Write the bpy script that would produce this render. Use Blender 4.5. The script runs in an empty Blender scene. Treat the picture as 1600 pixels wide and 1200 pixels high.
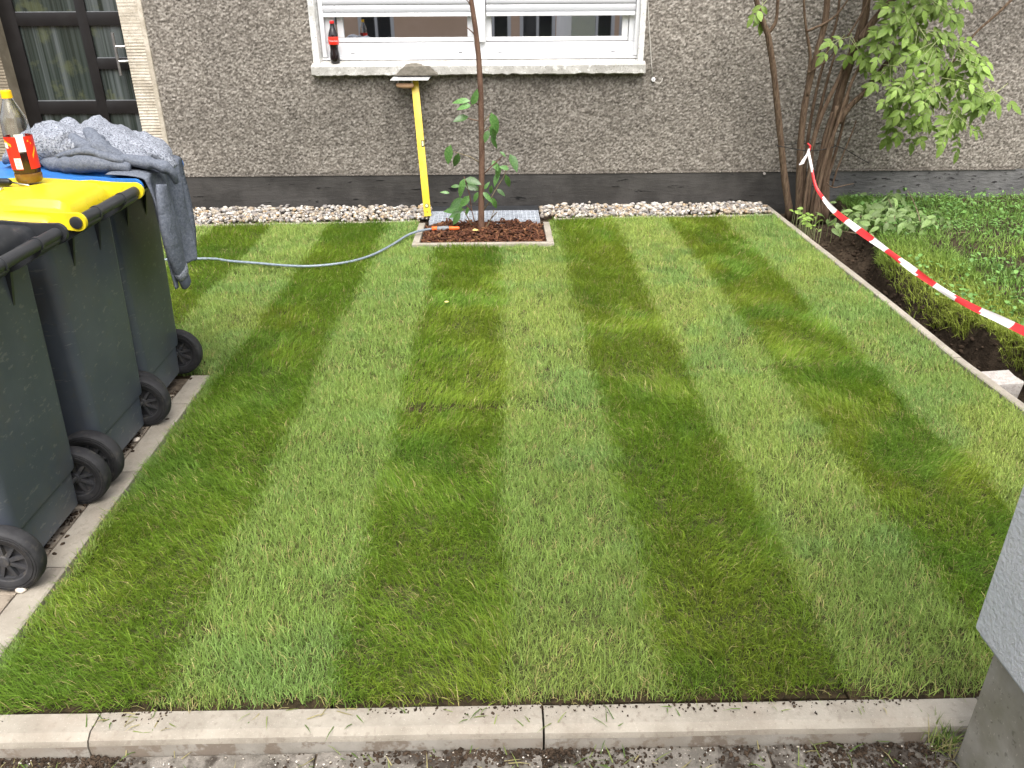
import bpy, bmesh, math, random
import numpy as np
from mathutils import Vector, Matrix

random.seed(7)
rng = np.random.default_rng(7)
R = math.radians
scene = bpy.context.scene
COL = scene.collection

# ------------------------------------------------------------------ camera
F_PX, PITCH, YAW, ROLL, CAM_Z = 1230.0, R(26.4), R(0.83), 0.006, 1.463
fwd = Vector((math.sin(YAW) * math.cos(PITCH), math.cos(YAW) * math.cos(PITCH), -math.sin(PITCH)))
right0 = Vector((math.cos(YAW), -math.sin(YAW), 0))
up0 = right0.cross(fwd)
cr = right0 * math.cos(ROLL) - up0 * math.sin(ROLL)
cu = up0 * math.cos(ROLL) + right0 * math.sin(ROLL)
CAM = Vector((0, 0, CAM_Z))
cd = bpy.data.cameras.new('camera')
cam = bpy.data.objects.new('camera', cd)
COL.objects.link(cam)
m = Matrix((cr, cu, -fwd)).transposed().to_4x4()
m.translation = CAM
cam.matrix_world = m
cd.sensor_width = 36.0
cd.lens = F_PX / 1600 * 36
cd.clip_start = 0.02
cd.clip_end = 500
scene.camera = cam

# ------------------------------------------------------------------ light
SUN_EL, SUN_AZ = R(62), R(174)     # azimuth measured clockwise from +Y (behind the camera)
w = bpy.data.worlds.new('World')
scene.world = w
w.use_nodes = True
nt = w.node_tree
bg = nt.nodes['Background']
sky = nt.nodes.new('ShaderNodeTexSky')
sky.sky_type = 'NISHITA'
sky.sun_disc = False
sky.sun_elevation = SUN_EL
sky.sun_rotation = SUN_AZ
sky.air_density = 1.0
sky.dust_density = 6.0
hs = nt.nodes.new('ShaderNodeHueSaturation')
hs.inputs['Saturation'].default_value = 0.35
nt.links.new(sky.outputs[0], hs.inputs['Color'])
nt.links.new(hs.outputs[0], bg.inputs['Color'])
bg.inputs['Strength'].default_value = 0.15
sl = bpy.data.lights.new('sun', 'SUN')
sl.energy = 1.0
sl.angle = R(60)
sl.color = (1.0, 0.96, 0.9)
so = bpy.data.objects.new('sun', sl)
COL.objects.link(so)
sd = Vector((math.sin(SUN_AZ) * math.cos(SUN_EL), math.cos(SUN_AZ) * math.cos(SUN_EL), math.sin(SUN_EL)))
so.rotation_euler = sd.to_track_quat('Z', 'Y').to_euler()
so.location = (0, 0, 8)
scene.view_settings.view_transform = 'Standard'
scene.view_settings.look = 'None'
scene.view_settings.gamma = 1
scene.view_settings.exposure = 1.38
scene.render.resolution_x, scene.render.resolution_y = 1024, 768

# ------------------------------------------------------------------ helpers
def ray(px, py):
    return (fwd + cr * ((px - 800) / F_PX) - cu * ((py - 600) / F_PX))

def P(px, py, x=None, y=None, z=None):
    """point where the line of sight of a photo pixel meets a plane x=, y= or z="""
    d = ray(px, py)
    if z is not None: t = (z - CAM.z) / d.z
    elif y is not None: t = y / d.y
    else: t = x / d.x
    return CAM + d * t

def mpp(y):
    return y / F_PX * 1.1

def tag(o, label=None, cat=None, group=None, kind=None):
    if label: o['label'] = label
    if cat: o['category'] = cat
    if group: o['group'] = group
    if kind: o['kind'] = kind
    return o

def empty(name, loc=(0, 0, 0)):
    o = bpy.data.objects.new(name, None)
    o.empty_display_size = 0.05
    o.location = loc
    COL.objects.link(o)
    return o

def wloc(o):
    v = Vector((0, 0, 0))
    while o is not None:
        v = v + o.location
        o = o.parent
    return v

def link(o, parent=None):
    COL.objects.link(o)
    if parent is not None: o.parent = parent
    return o

class MB:
    """collects shapes given in world coordinates (or local ones when local=True)"""
    def __init__(s):
        s.v, s.f, s.mi = [], [], []
    def add(s, verts, faces, mi=0):
        b = len(s.v)
        s.v.extend([tuple(v) for v in verts])
        for f in faces:
            s.f.append([i + b for i in f]); s.mi.append(mi)
        return s
    def box(s, lo, hi, rot=None, c=None, mi=0, bev=0.0):
        lo, hi = Vector(lo), Vector(hi)
        if bev > 0:
            bm = bmesh.new()
            bmesh.ops.create_cube(bm, size=1)
            for v in bm.verts:
                v.co = Vector(((lo[i] + hi[i]) / 2 + v.co[i] * (hi[i] - lo[i]) for i in range(3)))
            bmesh.ops.bevel(bm, geom=bm.edges[:], offset=bev, segments=2, affect='EDGES', profile=0.6)
            vs = [v.co.copy() for v in bm.verts]
            bm.verts.index_update()
            fs = [[v.index for v in f.verts] for f in bm.faces]
            bm.free()
        else:
            vs = [Vector((x, y, z)) for x in (lo.x, hi.x) for y in (lo.y, hi.y) for z in (lo.z, hi.z)]
            fs = [(0, 1, 3, 2), (4, 6, 7, 5), (0, 4, 5, 1), (2, 3, 7, 6), (0, 2, 6, 4), (1, 5, 7, 3)]
        if rot is not None:
            cc = Vector(c) if c is not None else (lo + hi) / 2
            vs = [cc + rot @ (v - cc) for v in vs]
        return s.add(vs, fs, mi)
    def tube(s, pts, rad, n=8, cap=True, mi=0, flat=1.0, up=None):
        pts = [Vector(p) for p in pts]
        if not hasattr(rad, '__len__'): rad = [rad] * len(pts)
        vs, fs = [], []
        prev = None
        for i, p in enumerate(pts):
            a = pts[max(i - 1, 0)]; b = pts[min(i + 1, len(pts) - 1)]
            t = (b - a).normalized()
            if prev is None:
                ref = Vector(up) if up is not None else (Vector((0, 0, 1)) if abs(t.z) < 0.9 else Vector((1, 0, 0)))
                nn = (ref - t * ref.dot(t)).normalized()
            else:
                nn = (prev - t * prev.dot(t)).normalized()
            prev = nn
            bb = t.cross(nn)
            for k in range(n):
                an = 2 * math.pi * k / n
                vs.append(p + (nn * math.cos(an) * flat + bb * math.sin(an)) * rad[i])
        for i in range(len(pts) - 1):
            for k in range(n):
                k2 = (k + 1) % n
                fs.append((i * n + k, i * n + k2, (i + 1) * n + k2, (i + 1) * n + k))
        if cap:
            fs.append(tuple(range(n - 1, -1, -1)))
            fs.append(tuple((len(pts) - 1) * n + k for k in range(n)))
        return s.add(vs, fs, mi)
    def lathe(s, prof, c=(0, 0, 0), n=24, mi=0, axis='z'):
        c = Vector(c); vs, fs = [], []
        for r_, h in prof:
            for k in range(n):
                a = 2 * math.pi * k / n
                if axis == 'z': vs.append(c + Vector((r_ * math.cos(a), r_ * math.sin(a), h)))
                else: vs.append(c + Vector((r_ * math.sin(a), h, r_ * math.cos(a))))
        for i in range(len(prof) - 1):
            for k in range(n):
                k2 = (k + 1) % n
                fs.append((i * n + k, i * n + k2, (i + 1) * n + k2, (i + 1) * n + k))
        return s.add(vs, fs, mi)
    def cyl_patch(s, c, r_, a0, a1, z0, z1, n=10, mi=0, tilt=0):
        c = Vector(c); vs, fs = [], []
        for i in range(n + 1):
            a = a0 + (a1 - a0) * i / n
            for z in (z0, z1):
                zz = z + tilt * (i / n - .5)
                vs.append(c + Vector((r_ * math.cos(a), r_ * math.sin(a), zz)))
        for i in range(n): fs.append((2 * i, 2 * i + 2, 2 * i + 3, 2 * i + 1))
        return s.add(vs, fs, mi)
    def loft(s, rings, cap=(True, True), mi=0):
        n = len(rings[0]); vs = [v for r_ in rings for v in r_]; fs = []
        for i in range(len(rings) - 1):
            for k in range(n):
                k2 = (k + 1) % n
                fs.append((i * n + k, i * n + k2, (i + 1) * n + k2, (i + 1) * n + k))
        if cap[0]: fs.append(tuple(range(n - 1, -1, -1)))
        if cap[1]: fs.append(tuple((len(rings) - 1) * n + k for k in range(n)))
        return s.add(vs, fs, mi)
    def mesh(s, name, mats, off=Vector((0, 0, 0)), smooth=False):
        me = bpy.data.meshes.new(name)
        vs = [(v[0] - off[0], v[1] - off[1], v[2] - off[2]) for v in s.v]
        me.from_pydata(vs, [], s.f)
        if not isinstance(mats, (list, tuple)): mats = [mats]
        for m_ in mats: me.materials.append(m_)
        if len(mats) > 1:
            me.polygons.foreach_set('material_index', s.mi)
        bm = bmesh.new(); bm.from_mesh(me)
        bmesh.ops.recalc_face_normals(bm, faces=bm.faces[:])
        bm.to_mesh(me); bm.free()
        if smooth is True:
            me.polygons.foreach_set('use_smooth', [True] * len(me.polygons))
        elif smooth:
            me.polygons.foreach_set('use_smooth', [True] * len(me.polygons))
            me.set_sharp_from_angle(angle=R(smooth))
        me.update()
        return me
    def build(s, name, mats, parent=None, smooth=False, loc=None):
        if loc is None: loc = Vector((0, 0, 0))
        loc = Vector(loc)
        pw = wloc(parent) if parent is not None else Vector((0, 0, 0))
        o = bpy.data.objects.new(name, s.mesh(name, mats, pw + loc if parent is not None else loc, smooth))
        o.location = loc
        return link(o, parent)

def np_mesh(name, verts, quads=None, tris=None, mats=None, col=None, smooth=False, tri_after=True):
    """fast mesh from numpy arrays"""
    me = bpy.data.meshes.new(name)
    nv = len(verts)
    loops, starts, totals = [], [], []
    off = 0
    if quads is not None and len(quads):
        loops.append(quads.reshape(-1)); starts.append(np.arange(len(quads)) * 4 + off); totals.append(np.full(len(quads), 4)); off += quads.size
    if tris is not None and len(tris):
        loops.append(tris.reshape(-1)); starts.append(np.arange(len(tris)) * 3 + off); totals.append(np.full(len(tris), 3)); off += tris.size
    loops = np.concatenate(loops).astype(np.int32); starts = np.concatenate(starts).astype(np.int32)
    me.vertices.add(nv); me.vertices.foreach_set('co', np.ascontiguousarray(verts, dtype=np.float32).reshape(-1))
    me.loops.add(len(loops)); me.loops.foreach_set('vertex_index', loops)
    me.polygons.add(len(starts)); me.polygons.foreach_set('loop_start', starts)
    me.update(calc_edges=True)
    if smooth: me.polygons.foreach_set('use_smooth', np.ones(len(starts), dtype=bool))
    if col is not None:
        a = me.color_attributes.new('tint', 'FLOAT_COLOR', 'POINT')
        c4 = np.ones((nv, 4), dtype=np.float32); c4[:, :3] = col
        a.data.foreach_set('color', c4.reshape(-1))
    if mats is not None:
        for m_ in (mats if isinstance(mats, (list, tuple)) else [mats]): me.materials.append(m_)
    me.validate(clean_customdata=False)
    return me

def _h(ix, iy, seed):
    n = (ix.astype(np.int64) * 374761393 + iy.astype(np.int64) * 668265263 + seed * 1442695041) & 0x7fffffff
    n = ((n ^ (n >> 13)) * 1274126177) & 0x7fffffff
    return ((n ^ (n >> 16)) & 0xffff) / 65535.0

def vn(x, y, seed=0):
    x = np.asarray(x, float); y = np.asarray(y, float)
    ix = np.floor(x); iy = np.floor(y); fx = x - ix; fy = y - iy
    fx = fx * fx * (3 - 2 * fx); fy = fy * fy * (3 - 2 * fy)
    a = _h(ix, iy, seed); b = _h(ix + 1, iy, seed); c = _h(ix, iy + 1, seed); d = _h(ix + 1, iy + 1, seed)
    return (a * (1 - fx) + b * fx) * (1 - fy) + (c * (1 - fx) + d * fx) * fy

def fbm(x, y, o=3, seed=0):
    s = 0; a = 1; t = 0
    for i in range(o):
        s = s + a * vn(x * 2 ** i, y * 2 ** i, seed + i * 17); t += a; a *= .5
    return s / t

def grid_mesh(xs, ys, zf):
    X, Y = np.meshgrid(xs, ys)
    Z = zf(X, Y)
    nx, ny = len(xs), len(ys)
    v = np.stack([X, Y, Z], -1).reshape(-1, 3)
    i = np.arange(nx - 1)[None, :] + np.arange(ny - 1)[:, None] * nx
    q = np.stack([i, i + 1, i + 1 + nx, i + nx], -1).reshape(-1, 4)
    return v, q

# ------------------------------------------------------------------ materials
def srgb(r, g, b):
    f = lambda c: ((c / 255 + .055) / 1.055) ** 2.4 if c > 10 else c / 255 / 12.92
    return (f(r), f(g), f(b))

def mat(name, c1, c2=None, scale=8, rough=.7, spec=.3, bump=None, layers=(), rnd=0.0, metal=0, alpha=1, coat=0, attr=None, stretch=None, detail=4, ior=None, trans=0):
    """two-tone noise colour + optional layers (colour, scale, lo, hi, strength[, stretch]) + bump list (scale, strength, dist[, stretch])"""
    m_ = bpy.data.materials.new(name); m_.use_nodes = True
    nt = m_.node_tree; N = nt.nodes; L = nt.links
    b = N['Principled BSDF']
    tc = N.new('ShaderNodeTexCoord'); oi = N.new('ShaderNodeObjectInfo')
    mul = N.new('ShaderNodeMath'); mul.operation = 'MULTIPLY'; mul.inputs[1].default_value = 37.0
    L.new(oi.outputs['Random'], mul.inputs[0])
    ad = N.new('ShaderNodeVectorMath'); ad.operation = 'ADD'
    L.new(tc.outputs['Object'], ad.inputs[0]); L.new(mul.outputs[0], ad.inputs[1])
    base = ad.outputs[0]
    def coords(st):
        if st is None: return base
        mp = N.new('ShaderNodeMapping'); mp.inputs['Scale'].default_value = st
        L.new(base, mp.inputs['Vector']); return mp.outputs[0]
    def noise(sc, st=None, det=4, ro=.6):
        n = N.new('ShaderNodeTexNoise'); n.inputs['Scale'].default_value = sc; n.inputs['Detail'].default_value = det
        n.inputs['Roughness'].default_value = ro
        L.new(coords(st), n.inputs['Vector']); return n.outputs['Fac']
    def ramp(fac, lo, hi):
        r_ = N.new('ShaderNodeMapRange'); r_.inputs[1].default_value = lo; r_.inputs[2].default_value = hi
        r_.inputs[1].default_value = .5 + (lo - .5) / 1.6; r_.inputs[2].default_value = .5 + (hi - .5) / 1.6
        r_.clamp = True; L.new(fac, r_.inputs[0]); return r_.outputs[0]
    def mix(fac, a, c, fv=None, mode='MIX'):
        x = N.new('ShaderNodeMix'); x.data_type = 'RGBA'; x.blend_type = mode
        if fac is not None: L.new(fac, x.inputs[0])
        else: x.inputs[0].default_value = fv
        for s_, val in ((6, a), (7, c)):
            if isinstance(val, tuple): x.inputs[s_].default_value = (*val, 1)
            else: L.new(val, x.inputs[s_])
        return x.outputs[2]
    if attr:
        at = N.new('ShaderNodeAttribute'); at.attribute_name = attr; colr = at.outputs['Color']
        if c2 is not None:
            colr = mix(ramp(noise(scale, stretch, detail), .35, .65), colr, mix(None, colr, c2, .5))
    elif c2 is None:
        colr = c1
    else:
        colr = mix(ramp(noise(scale, stretch, detail), .35, .65), c1, c2)
    for ly in layers:
        st = ly[5] if len(ly) > 5 else None
        f = ramp(noise(ly[1], st, 5, .65), ly[2], ly[3])
        mm = N.new('ShaderNodeMath'); mm.operation = 'MULTIPLY'; mm.inputs[1].default_value = ly[4]; L.new(f, mm.inputs[0])
        colr = mix(mm.outputs[0], colr, ly[0])
    if rnd:
        hv = N.new('ShaderNodeHueSaturation')
        rr = N.new('ShaderNodeMapRange'); rr.inputs[3].default_value = 1 - rnd; rr.inputs[4].default_value = 1 + rnd
        L.new(oi.outputs['Random'], rr.inputs[0]); L.new(rr.outputs[0], hv.inputs['Value'])
        if isinstance(colr, tuple): hv.inputs['Color'].default_value = (*colr, 1)
        else: L.new(colr, hv.inputs['Color'])
        colr = hv.outputs[0]
    if isinstance(colr, tuple): b.inputs['Base Color'].default_value = (*colr, 1)
    else: L.new(colr, b.inputs['Base Color'])
    b.inputs['Roughness'].default_value = rough
    b.inputs['Specular IOR Level'].default_value = spec
    b.inputs['Metallic'].default_value = metal
    b.inputs['Alpha'].default_value = alpha
    b.inputs['Coat Weight'].default_value = coat
    if ior: b.inputs['IOR'].default_value = ior
    if trans: b.inputs['Transmission Weight'].default_value = trans
    if bump:
        prev = None
        for bp in bump:
            bn = N.new('ShaderNodeBump'); bn.inputs['Strength'].default_value = bp[1]; bn.inputs['Distance'].default_value = bp[2]
            L.new(noise(bp[0], bp[3] if len(bp) > 3 else None), bn.inputs['Height'])
            if prev is not None: L.new(prev, bn.inputs['Normal'])
            prev = bn.outputs[0]
        L.new(prev, b.inputs['Normal'])
    m_['colour_socket'] = 0
    return m_

def leaf_mat(name, tint_attr=None, c1=None, c2=None, rough=.5, transl=.35, rnd=.25, spec=.3):
    m_ = mat(name, c1 or (0, 0, 0), c2, scale=14, rough=rough, spec=spec, rnd=rnd, attr=tint_attr)
    nt = m_.node_tree; N = nt.nodes; L = nt.links
    b = N['Principled BSDF']; out = N['Material Output']
    tr = N.new('ShaderNodeBsdfTranslucent')
    if b.inputs['Base Color'].is_linked: L.new(b.inputs['Base Color'].links[0].from_socket, tr.inputs['Color'])
    else: tr.inputs['Color'].default_value = b.inputs['Base Color'].default_value
    mx = N.new('ShaderNodeMixShader'); mx.inputs[0].default_value = transl
    L.new(b.outputs[0], mx.inputs[1]); L.new(tr.outputs[0], mx.inputs[2]); L.new(mx.outputs[0], out.inputs['Surface'])
    return m_

M = {}
M['soil'] = mat('soil', (.030, .021, .014), (.060, .043, .030), scale=18, rough=.95, spec=.1, bump=[(60, .9, .01), (220, .6, .004)])
M['turf_soil'] = mat('turf_soil', (.022, .017, .010), (.050, .036, .020), scale=25, rough=.95, spec=.1, bump=[(90, .9, .01)])
M['thatch'] = mat('thatch', (.085, .105, .030), (.050, .045, .022), scale=60, rough=.95, spec=.1, bump=[(140, .9, .01)])
M['grass'] = leaf_mat('grass', tint_attr='tint', rough=.5, transl=.38, rnd=0, spec=.25)
M['concrete'] = mat('concrete', (.25, .225, .185), (.305, .278, .232), scale=9, rough=.9, spec=.2, rnd=.06,
                    bump=[(160, .35, .003), (700, .3, .0015)],
                    layers=[((.18, .15, .12), 60, .60, .72, .45), ((.24, .20, .16), 5, .55, .8, .5), ((.50, .46, .40), 240, .68, .74, .4)])
M['kerb_face'] = mat('kerb_face', (.215, .198, .17), (.265, .248, .218), scale=9, rough=.85, spec=.2, rnd=.05,
                     bump=[(200, .35, .003)], layers=[((.13, .10, .075), 14, .50, .60, .75), ((.20, .165, .13), 3, .5, .7, .5)])
M['paver'] = mat('paver', (.25, .21, .165), (.315, .27, .215), scale=14, rough=.9, spec=.2, rnd=.12,
                 bump=[(200, .4, .003)], layers=[((.14, .11, .08), 9, .52, .68, .65), ((.12, .10, .075), 55, .60, .70, .6)])
M['joint'] = mat('joint', (.07, .055, .04), (.13, .105, .08), scale=40, rough=.95, spec=.1, bump=[(120, .5, .005)])
M['pavement'] = mat('pavement', (.13, .118, .10), (.21, .19, .165), scale=20, rough=.95, spec=.15, rnd=.08,
                    bump=[(70, .7, .006), (300, .6, .003)], layers=[((.035, .027, .021), 8, .48, .62, .85), ((.42, .38, .32), 130, .68, .73, .6)])
M['asphalt'] = mat('asphalt', (.045, .045, .045), (.065, .064, .062), scale=30, rough=.95, bump=[(200, .5, .004)])
M['pebble'] = mat('pebble', (.4, .4, .4), (.25, .2, .16), scale=40, rough=.65, spec=.3, attr='tint', bump=[(120, .3, .003)])
M['clod'] = mat('clod', (.028, .020, .014), (.065, .046, .032), scale=50, rough=.98, spec=.08, bump=[(150, .8, .006)])
M['mulch'] = mat('mulch', (.1, .05, .03), (.06, .02, .01), scale=60, rough=.85, spec=.2, attr='tint', bump=[(180, .5, .003)])

# rough scratch render of the house
M['render'] = mat('render', (.14, .124, .106), (.18, .16, .138), scale=70, rough=.95, spec=.12,
                  layers=[((.060, .053, .047), 55, .53, .66, .9), ((.50, .46, .41), 95, .60, .72, .85), ((.10, .091, .083), 1.1, .46, .72, .5)],
                  bump=[(75, .8, .010), (190, .6, .005)])
M['render_grain'] = mat('render_grain', (.2, .2, .2), None, rough=.95, spec=.12, attr='tint', bump=[(190, .5, .004)])
M['plinth'] = mat('plinth', (.032, .030, .028), (.050, .047, .044), scale=5, rough=.6, spec=.3,
                  layers=[((.075, .070, .066), 1.2, .50, .75, .5), ((.10, .095, .09), 160, .72, .75, .6), ((.004, .004, .0035), 11, .715, .74, 1.0, (.45, 1, 2.6))],
                  bump=[(11, .5, .008, (.45, 1, 2.6)), (120, .4, .004)])
M['plinth_bare'] = mat('plinth_bare', (.095, .094, .094), (.14, .138, .137), scale=6, rough=.85, spec=.2,
                  layers=[((.05, .049, .048), 3, .5, .7, .6), ((.018, .017, .017), 26, .66, .70, .95, (.5, 1, 1.6))], bump=[(26, .8, .010, (.5, 1, 1.6)), (120, .5, .004)])
M['comb_plaster'] = mat('comb_plaster', (.42, .375, .30), (.55, .50, .42), scale=14, rough=.92, spec=.15,
                        layers=[((.25, .215, .165), 5, .5, .75, .6), ((.16, .14, .11), 90, .62, .7, .6)], bump=[(160, .5, .004)])
M['comb_brown'] = mat('comb_brown', (.20, .17, .125), (.27, .235, .175), scale=9, rough=.92, spec=.15, layers=[((.13, .11, .08), 4, .5, .75, .6)], bump=[(160, .5, .004)])
M['old_paint'] = mat('old_paint', (.56, .56, .54), (.66, .66, .64), scale=10, rough=.8, spec=.25,
                     layers=[((.34, .335, .31), 11, .52, .70, .6, (.5, 1, 1.6)), ((.22, .21, .19), 75, .64, .70, .7)], bump=[(60, .5, .004), (200, .4, .002)])
M['sill'] = mat('sill', (.36, .35, .325), (.46, .45, .425), scale=12, rough=.85, spec=.2,
                layers=[((.29, .28, .255), 8, .50, .70, .6, (.5, 1, 1.5)), ((.17, .165, .14), 85, .62, .69, .75), ((.68, .68, .65), 22, .6, .7, .6)],
                bump=[(50, .6, .005), (220, .5, .002)])
M['pvc'] = mat('pvc', (.72, .73, .74), (.69, .70, .72), scale=3, rough=.3, spec=.45)
M['shutter'] = mat('shutter', (.47, .48, .50), (.45, .46, .48), scale=3, rough=.4, spec=.4)
M['gasket'] = mat('gasket', (.05, .05, .05), rough=.7)
M['pane'] = mat('pane', (.008, .008, .008), rough=.015, spec=.5, ior=7.0)
M['door'] = mat('door', (.010, .009, .009), (.014, .013, .013), scale=6, rough=.35, spec=.4)
M['door_pane'] = mat('door_pane', (.035, .045, .040), (.016, .022, .018), scale=7, rough=.12, spec=.6, stretch=(9, 1, .05),
                     layers=[((.16, .18, .185), 2.4, .50, .85, .8, (4.2, 1, .04)), ((.10, .11, .05), 4, .62, .75, .4)],
                     bump=[(4, .35, .01, (5, 1, .05))])
M['steel'] = mat('steel', (.62, .62, .62), (.52, .52, .53), scale=40, rough=.3, metal=1)
M['galv'] = mat('galv', (.50, .54, .59), (.36, .39, .44), scale=30, rough=.5, metal=.25, spec=.5)
M['bin'] = mat('bin', (.056, .066, .084), (.070, .080, .098), scale=4, rough=.42, spec=.5,
               layers=[((.075, .075, .070), 30, .66, .72, .45), ((.085, .080, .070), 3.2, .54, .78, .5), ((.17, .17, .165), 24, .685, .70, .5, (.4, 1, 2.6))],
               bump=[(260, .12, .002)])
M['bin_dark'] = mat('bin_dark', (.022, .024, .027), (.030, .032, .035), scale=8, rough=.38, spec=.5, bump=[(200, .1, .002)])
M['tyre'] = mat('tyre', (.018, .018, .020), (.028, .028, .030), scale=20, rough=.7, spec=.35, layers=[((.075, .068, .058), 26, .58, .75, .5)], bump=[(150, .25, .003)])
M['rim'] = mat('rim', (.035, .037, .042), (.05, .05, .054), scale=20, rough=.5, spec=.4, layers=[((.11, .10, .085), 30, .55, .72, .5)])
def lid_mat(n, a, b_, d):
    return mat(n, a, b_, scale=5, rough=.36, spec=.45, layers=[(d, 22, .60, .74, .35, (.5, 2, 1)), (tuple(c * .35 for c in a), 60, .68, .74, .35)], bump=[(14, .12, .004)])
M['lid_yellow'] = lid_mat('lid_yellow', (.66, .51, .010), (.72, .58, .022), (.52, .40, .02))
M['lid_blue'] = lid_mat('lid_blue', (.030, .15, .44), (.040, .175, .49), (.03, .12, .34))
M['lid_dark'] = lid_mat('lid_dark', (.022, .024, .027), (.03, .032, .035), (.06, .06, .06))
M['bark'] = mat('bark', (.085, .056, .038), (.14, .098, .066), scale=30, rough=.9, spec=.15, stretch=(2.5, 2.5, .4),
                layers=[((.17, .125, .085), 40, .58, .7, .6, (2.5, 2.5, .35)), ((.028, .019, .013), 40, .60, .70, .7, (3, 3, .25))], bump=[(50, .9, .006, (3, 3, .35))])
M['stem'] = mat('stem', (.085, .045, .030), (.13, .075, .050), scale=30, rough=.7, spec=.25, stretch=(1, 1, .4), layers=[((.19, .14, .10), 90, .62, .7, .5)])
M['twig'] = mat('twig', (.11, .085, .05), (.17, .14, .085), scale=30, rough=.8)
M['green_twig'] = mat('green_twig', (.22, .26, .11), (.30, .32, .15), scale=30, rough=.6)
M['elder_leaf'] = leaf_mat('elder_leaf', c1=(.185, .305, .05), c2=(.26, .37, .09), transl=.35, rnd=.35)
M['sap_leaf'] = leaf_mat('sap_leaf', c1=(.07, .18, .04), c2=(.13, .25, .075), rough=.35, transl=.3, rnd=.4, spec=.5)
M['cut_leaf'] = leaf_mat('cut_leaf', c1=(.12, .20, .055), c2=(.19, .26, .10), transl=.25, rnd=.4)
M['yellow_leaf'] = leaf_mat('yellow_leaf', c1=(.62, .50, .10), c2=(.70, .60, .30), transl=.2, rnd=.1)
M['level_yellow'] = mat('level_yellow', (.62, .44, .03), (.66, .49, .05), scale=12, rough=.35, spec=.4, layers=[((.45, .36, .14), 60, .66, .72, .6)])
M['black_plastic'] = mat('black_plastic', (.012, .012, .012), rough=.45)
M['vial'] = mat('vial', (.50, .58, .30), rough=.1, spec=.6)
M['wood'] = mat('wood', (.34, .20, .11), (.44, .28, .16), scale=20, rough=.6, stretch=(.3, 4, 4))
M['cement'] = mat('cement', (.115, .105, .085), (.165, .15, .125), scale=40, rough=.95, bump=[(160, .6, .004)])
M['hose'] = mat('hose', (.12, .155, .19), (.23, .27, .31), scale=70, rough=.35, spec=.5, stretch=(.4, 6, 1))
M['orange'] = mat('orange', (.75, .12, .015), rough=.45, spec=.4)
M['grey_plastic'] = mat('grey_plastic', (.19, .20, .21), (.15, .16, .17), scale=40, rough=.5)
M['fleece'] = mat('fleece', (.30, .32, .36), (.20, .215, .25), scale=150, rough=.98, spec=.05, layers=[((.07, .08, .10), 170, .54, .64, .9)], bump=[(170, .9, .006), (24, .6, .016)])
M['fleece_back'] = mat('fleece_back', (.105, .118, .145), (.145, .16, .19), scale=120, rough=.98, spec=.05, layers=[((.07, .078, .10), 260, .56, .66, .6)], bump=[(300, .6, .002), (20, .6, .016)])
M['rib_knit'] = mat('rib_knit', (.09, .10, .13), (.13, .145, .18), scale=160, rough=.98, spec=.05, stretch=(1, 1, .1), bump=[(160, .8, .004, (1, 1, .1))])
M['hood_lining'] = mat('hood_lining', (.22, .12, .09), (.28, .17, .13), scale=50, rough=.95)
M['pet'] = mat('pet', (.93, .95, .96), rough=.04, spec=.6, trans=1.0, ior=1.42)
M['cola'] = mat('cola', (.028, .010, .006), (.020, .007, .004), scale=8, rough=.15, spec=.5)
M['cola_thin'] = mat('cola_thin', (.19, .10, .02), (.14, .07, .012), scale=10, rough=.15, spec=.5)
M['label_red'] = mat('label_red', (.72, .035, .018), (.66, .03, .015), scale=5, rough=.35, spec=.4)
M['label_white'] = mat('label_white', (.80, .80, .80), rough=.4)
M['label_orange'] = mat('label_orange', (.85, .38, .03), rough=.4)
M['label_grey'] = mat('label_grey', (.30, .31, .32), rough=.5)
M['cap_yellow'] = mat('cap_yellow', (.85, .52, .01), rough=.4)
M['cap_red'] = mat('cap_red', (.55, .02, .02), rough=.4)
M['dark_bottle'] = mat('dark_bottle', (.010, .006, .006), rough=.08, spec=.6)
M['tape_red'] = mat('tape_red', (.66, .035, .04), rough=.45, spec=.4)
M['tape_white'] = mat('tape_white', (.74, .70, .70), rough=.45, spec=.4)
M['wire'] = mat('wire', (.012, .011, .010), rough=.6)
M['cord'] = mat('cord', (.42, .40, .36), rough=.8)
M['white_render'] = mat('white_render', (.70, .73, .77), (.75, .77, .81), scale=4, rough=.9, spec=.15, bump=[(95, 1.0, .010), (260, .7, .004)], layers=[((.30, .30, .30), 60, .80, .83, .6)])
M['old_concrete'] = mat('old_concrete', (.225, .21, .175), (.30, .285, .245), scale=7, rough=.85, spec=.25, bump=[(120, .35, .004)],
                        layers=[((.16, .155, .095), 3, .46, .68, .5), ((.42, .39, .33), 95, .70, .74, .6), ((.07, .065, .045), 45, .66, .73, .5)])
M['granite'] = mat('granite', (.32, .295, .275), (.40, .375, .35), scale=60, rough=.9, layers=[((.20, .18, .165), 140, .58, .66, .6)], bump=[(70, .5, .004)])
M['facade'] = mat('facade', (.70, .50, .36), (.74, .53, .39), scale=2, rough=.9)
M['roof_tile'] = mat('roof_tile', (.20, .07, .045), (.26, .10, .06), scale=8, rough=.85)
M['facade_glass'] = mat('facade_glass', (.02, .025, .03), rough=.08, spec=.6)
M['meadow'] = leaf_mat('meadow', tint_attr='tint', rough=.5, transl=.3, rnd=0, spec=.3)
M['meadow_soil'] = mat('meadow_soil', (.026, .019, .013), (.058, .043, .030), scale=14, rough=.97, spec=.08, bump=[(45, 1, .015), (160, .8, .006)])

# ------------------------------------------------------------------ setting: ground, street
WALL_Y = 6.0
g = MB().box((-60, -60, -.42), (60, 60, -.40)).build('ground', M['soil'])
tag(g, 'bare brown earth under the garden', 'ground', kind='structure')

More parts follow.
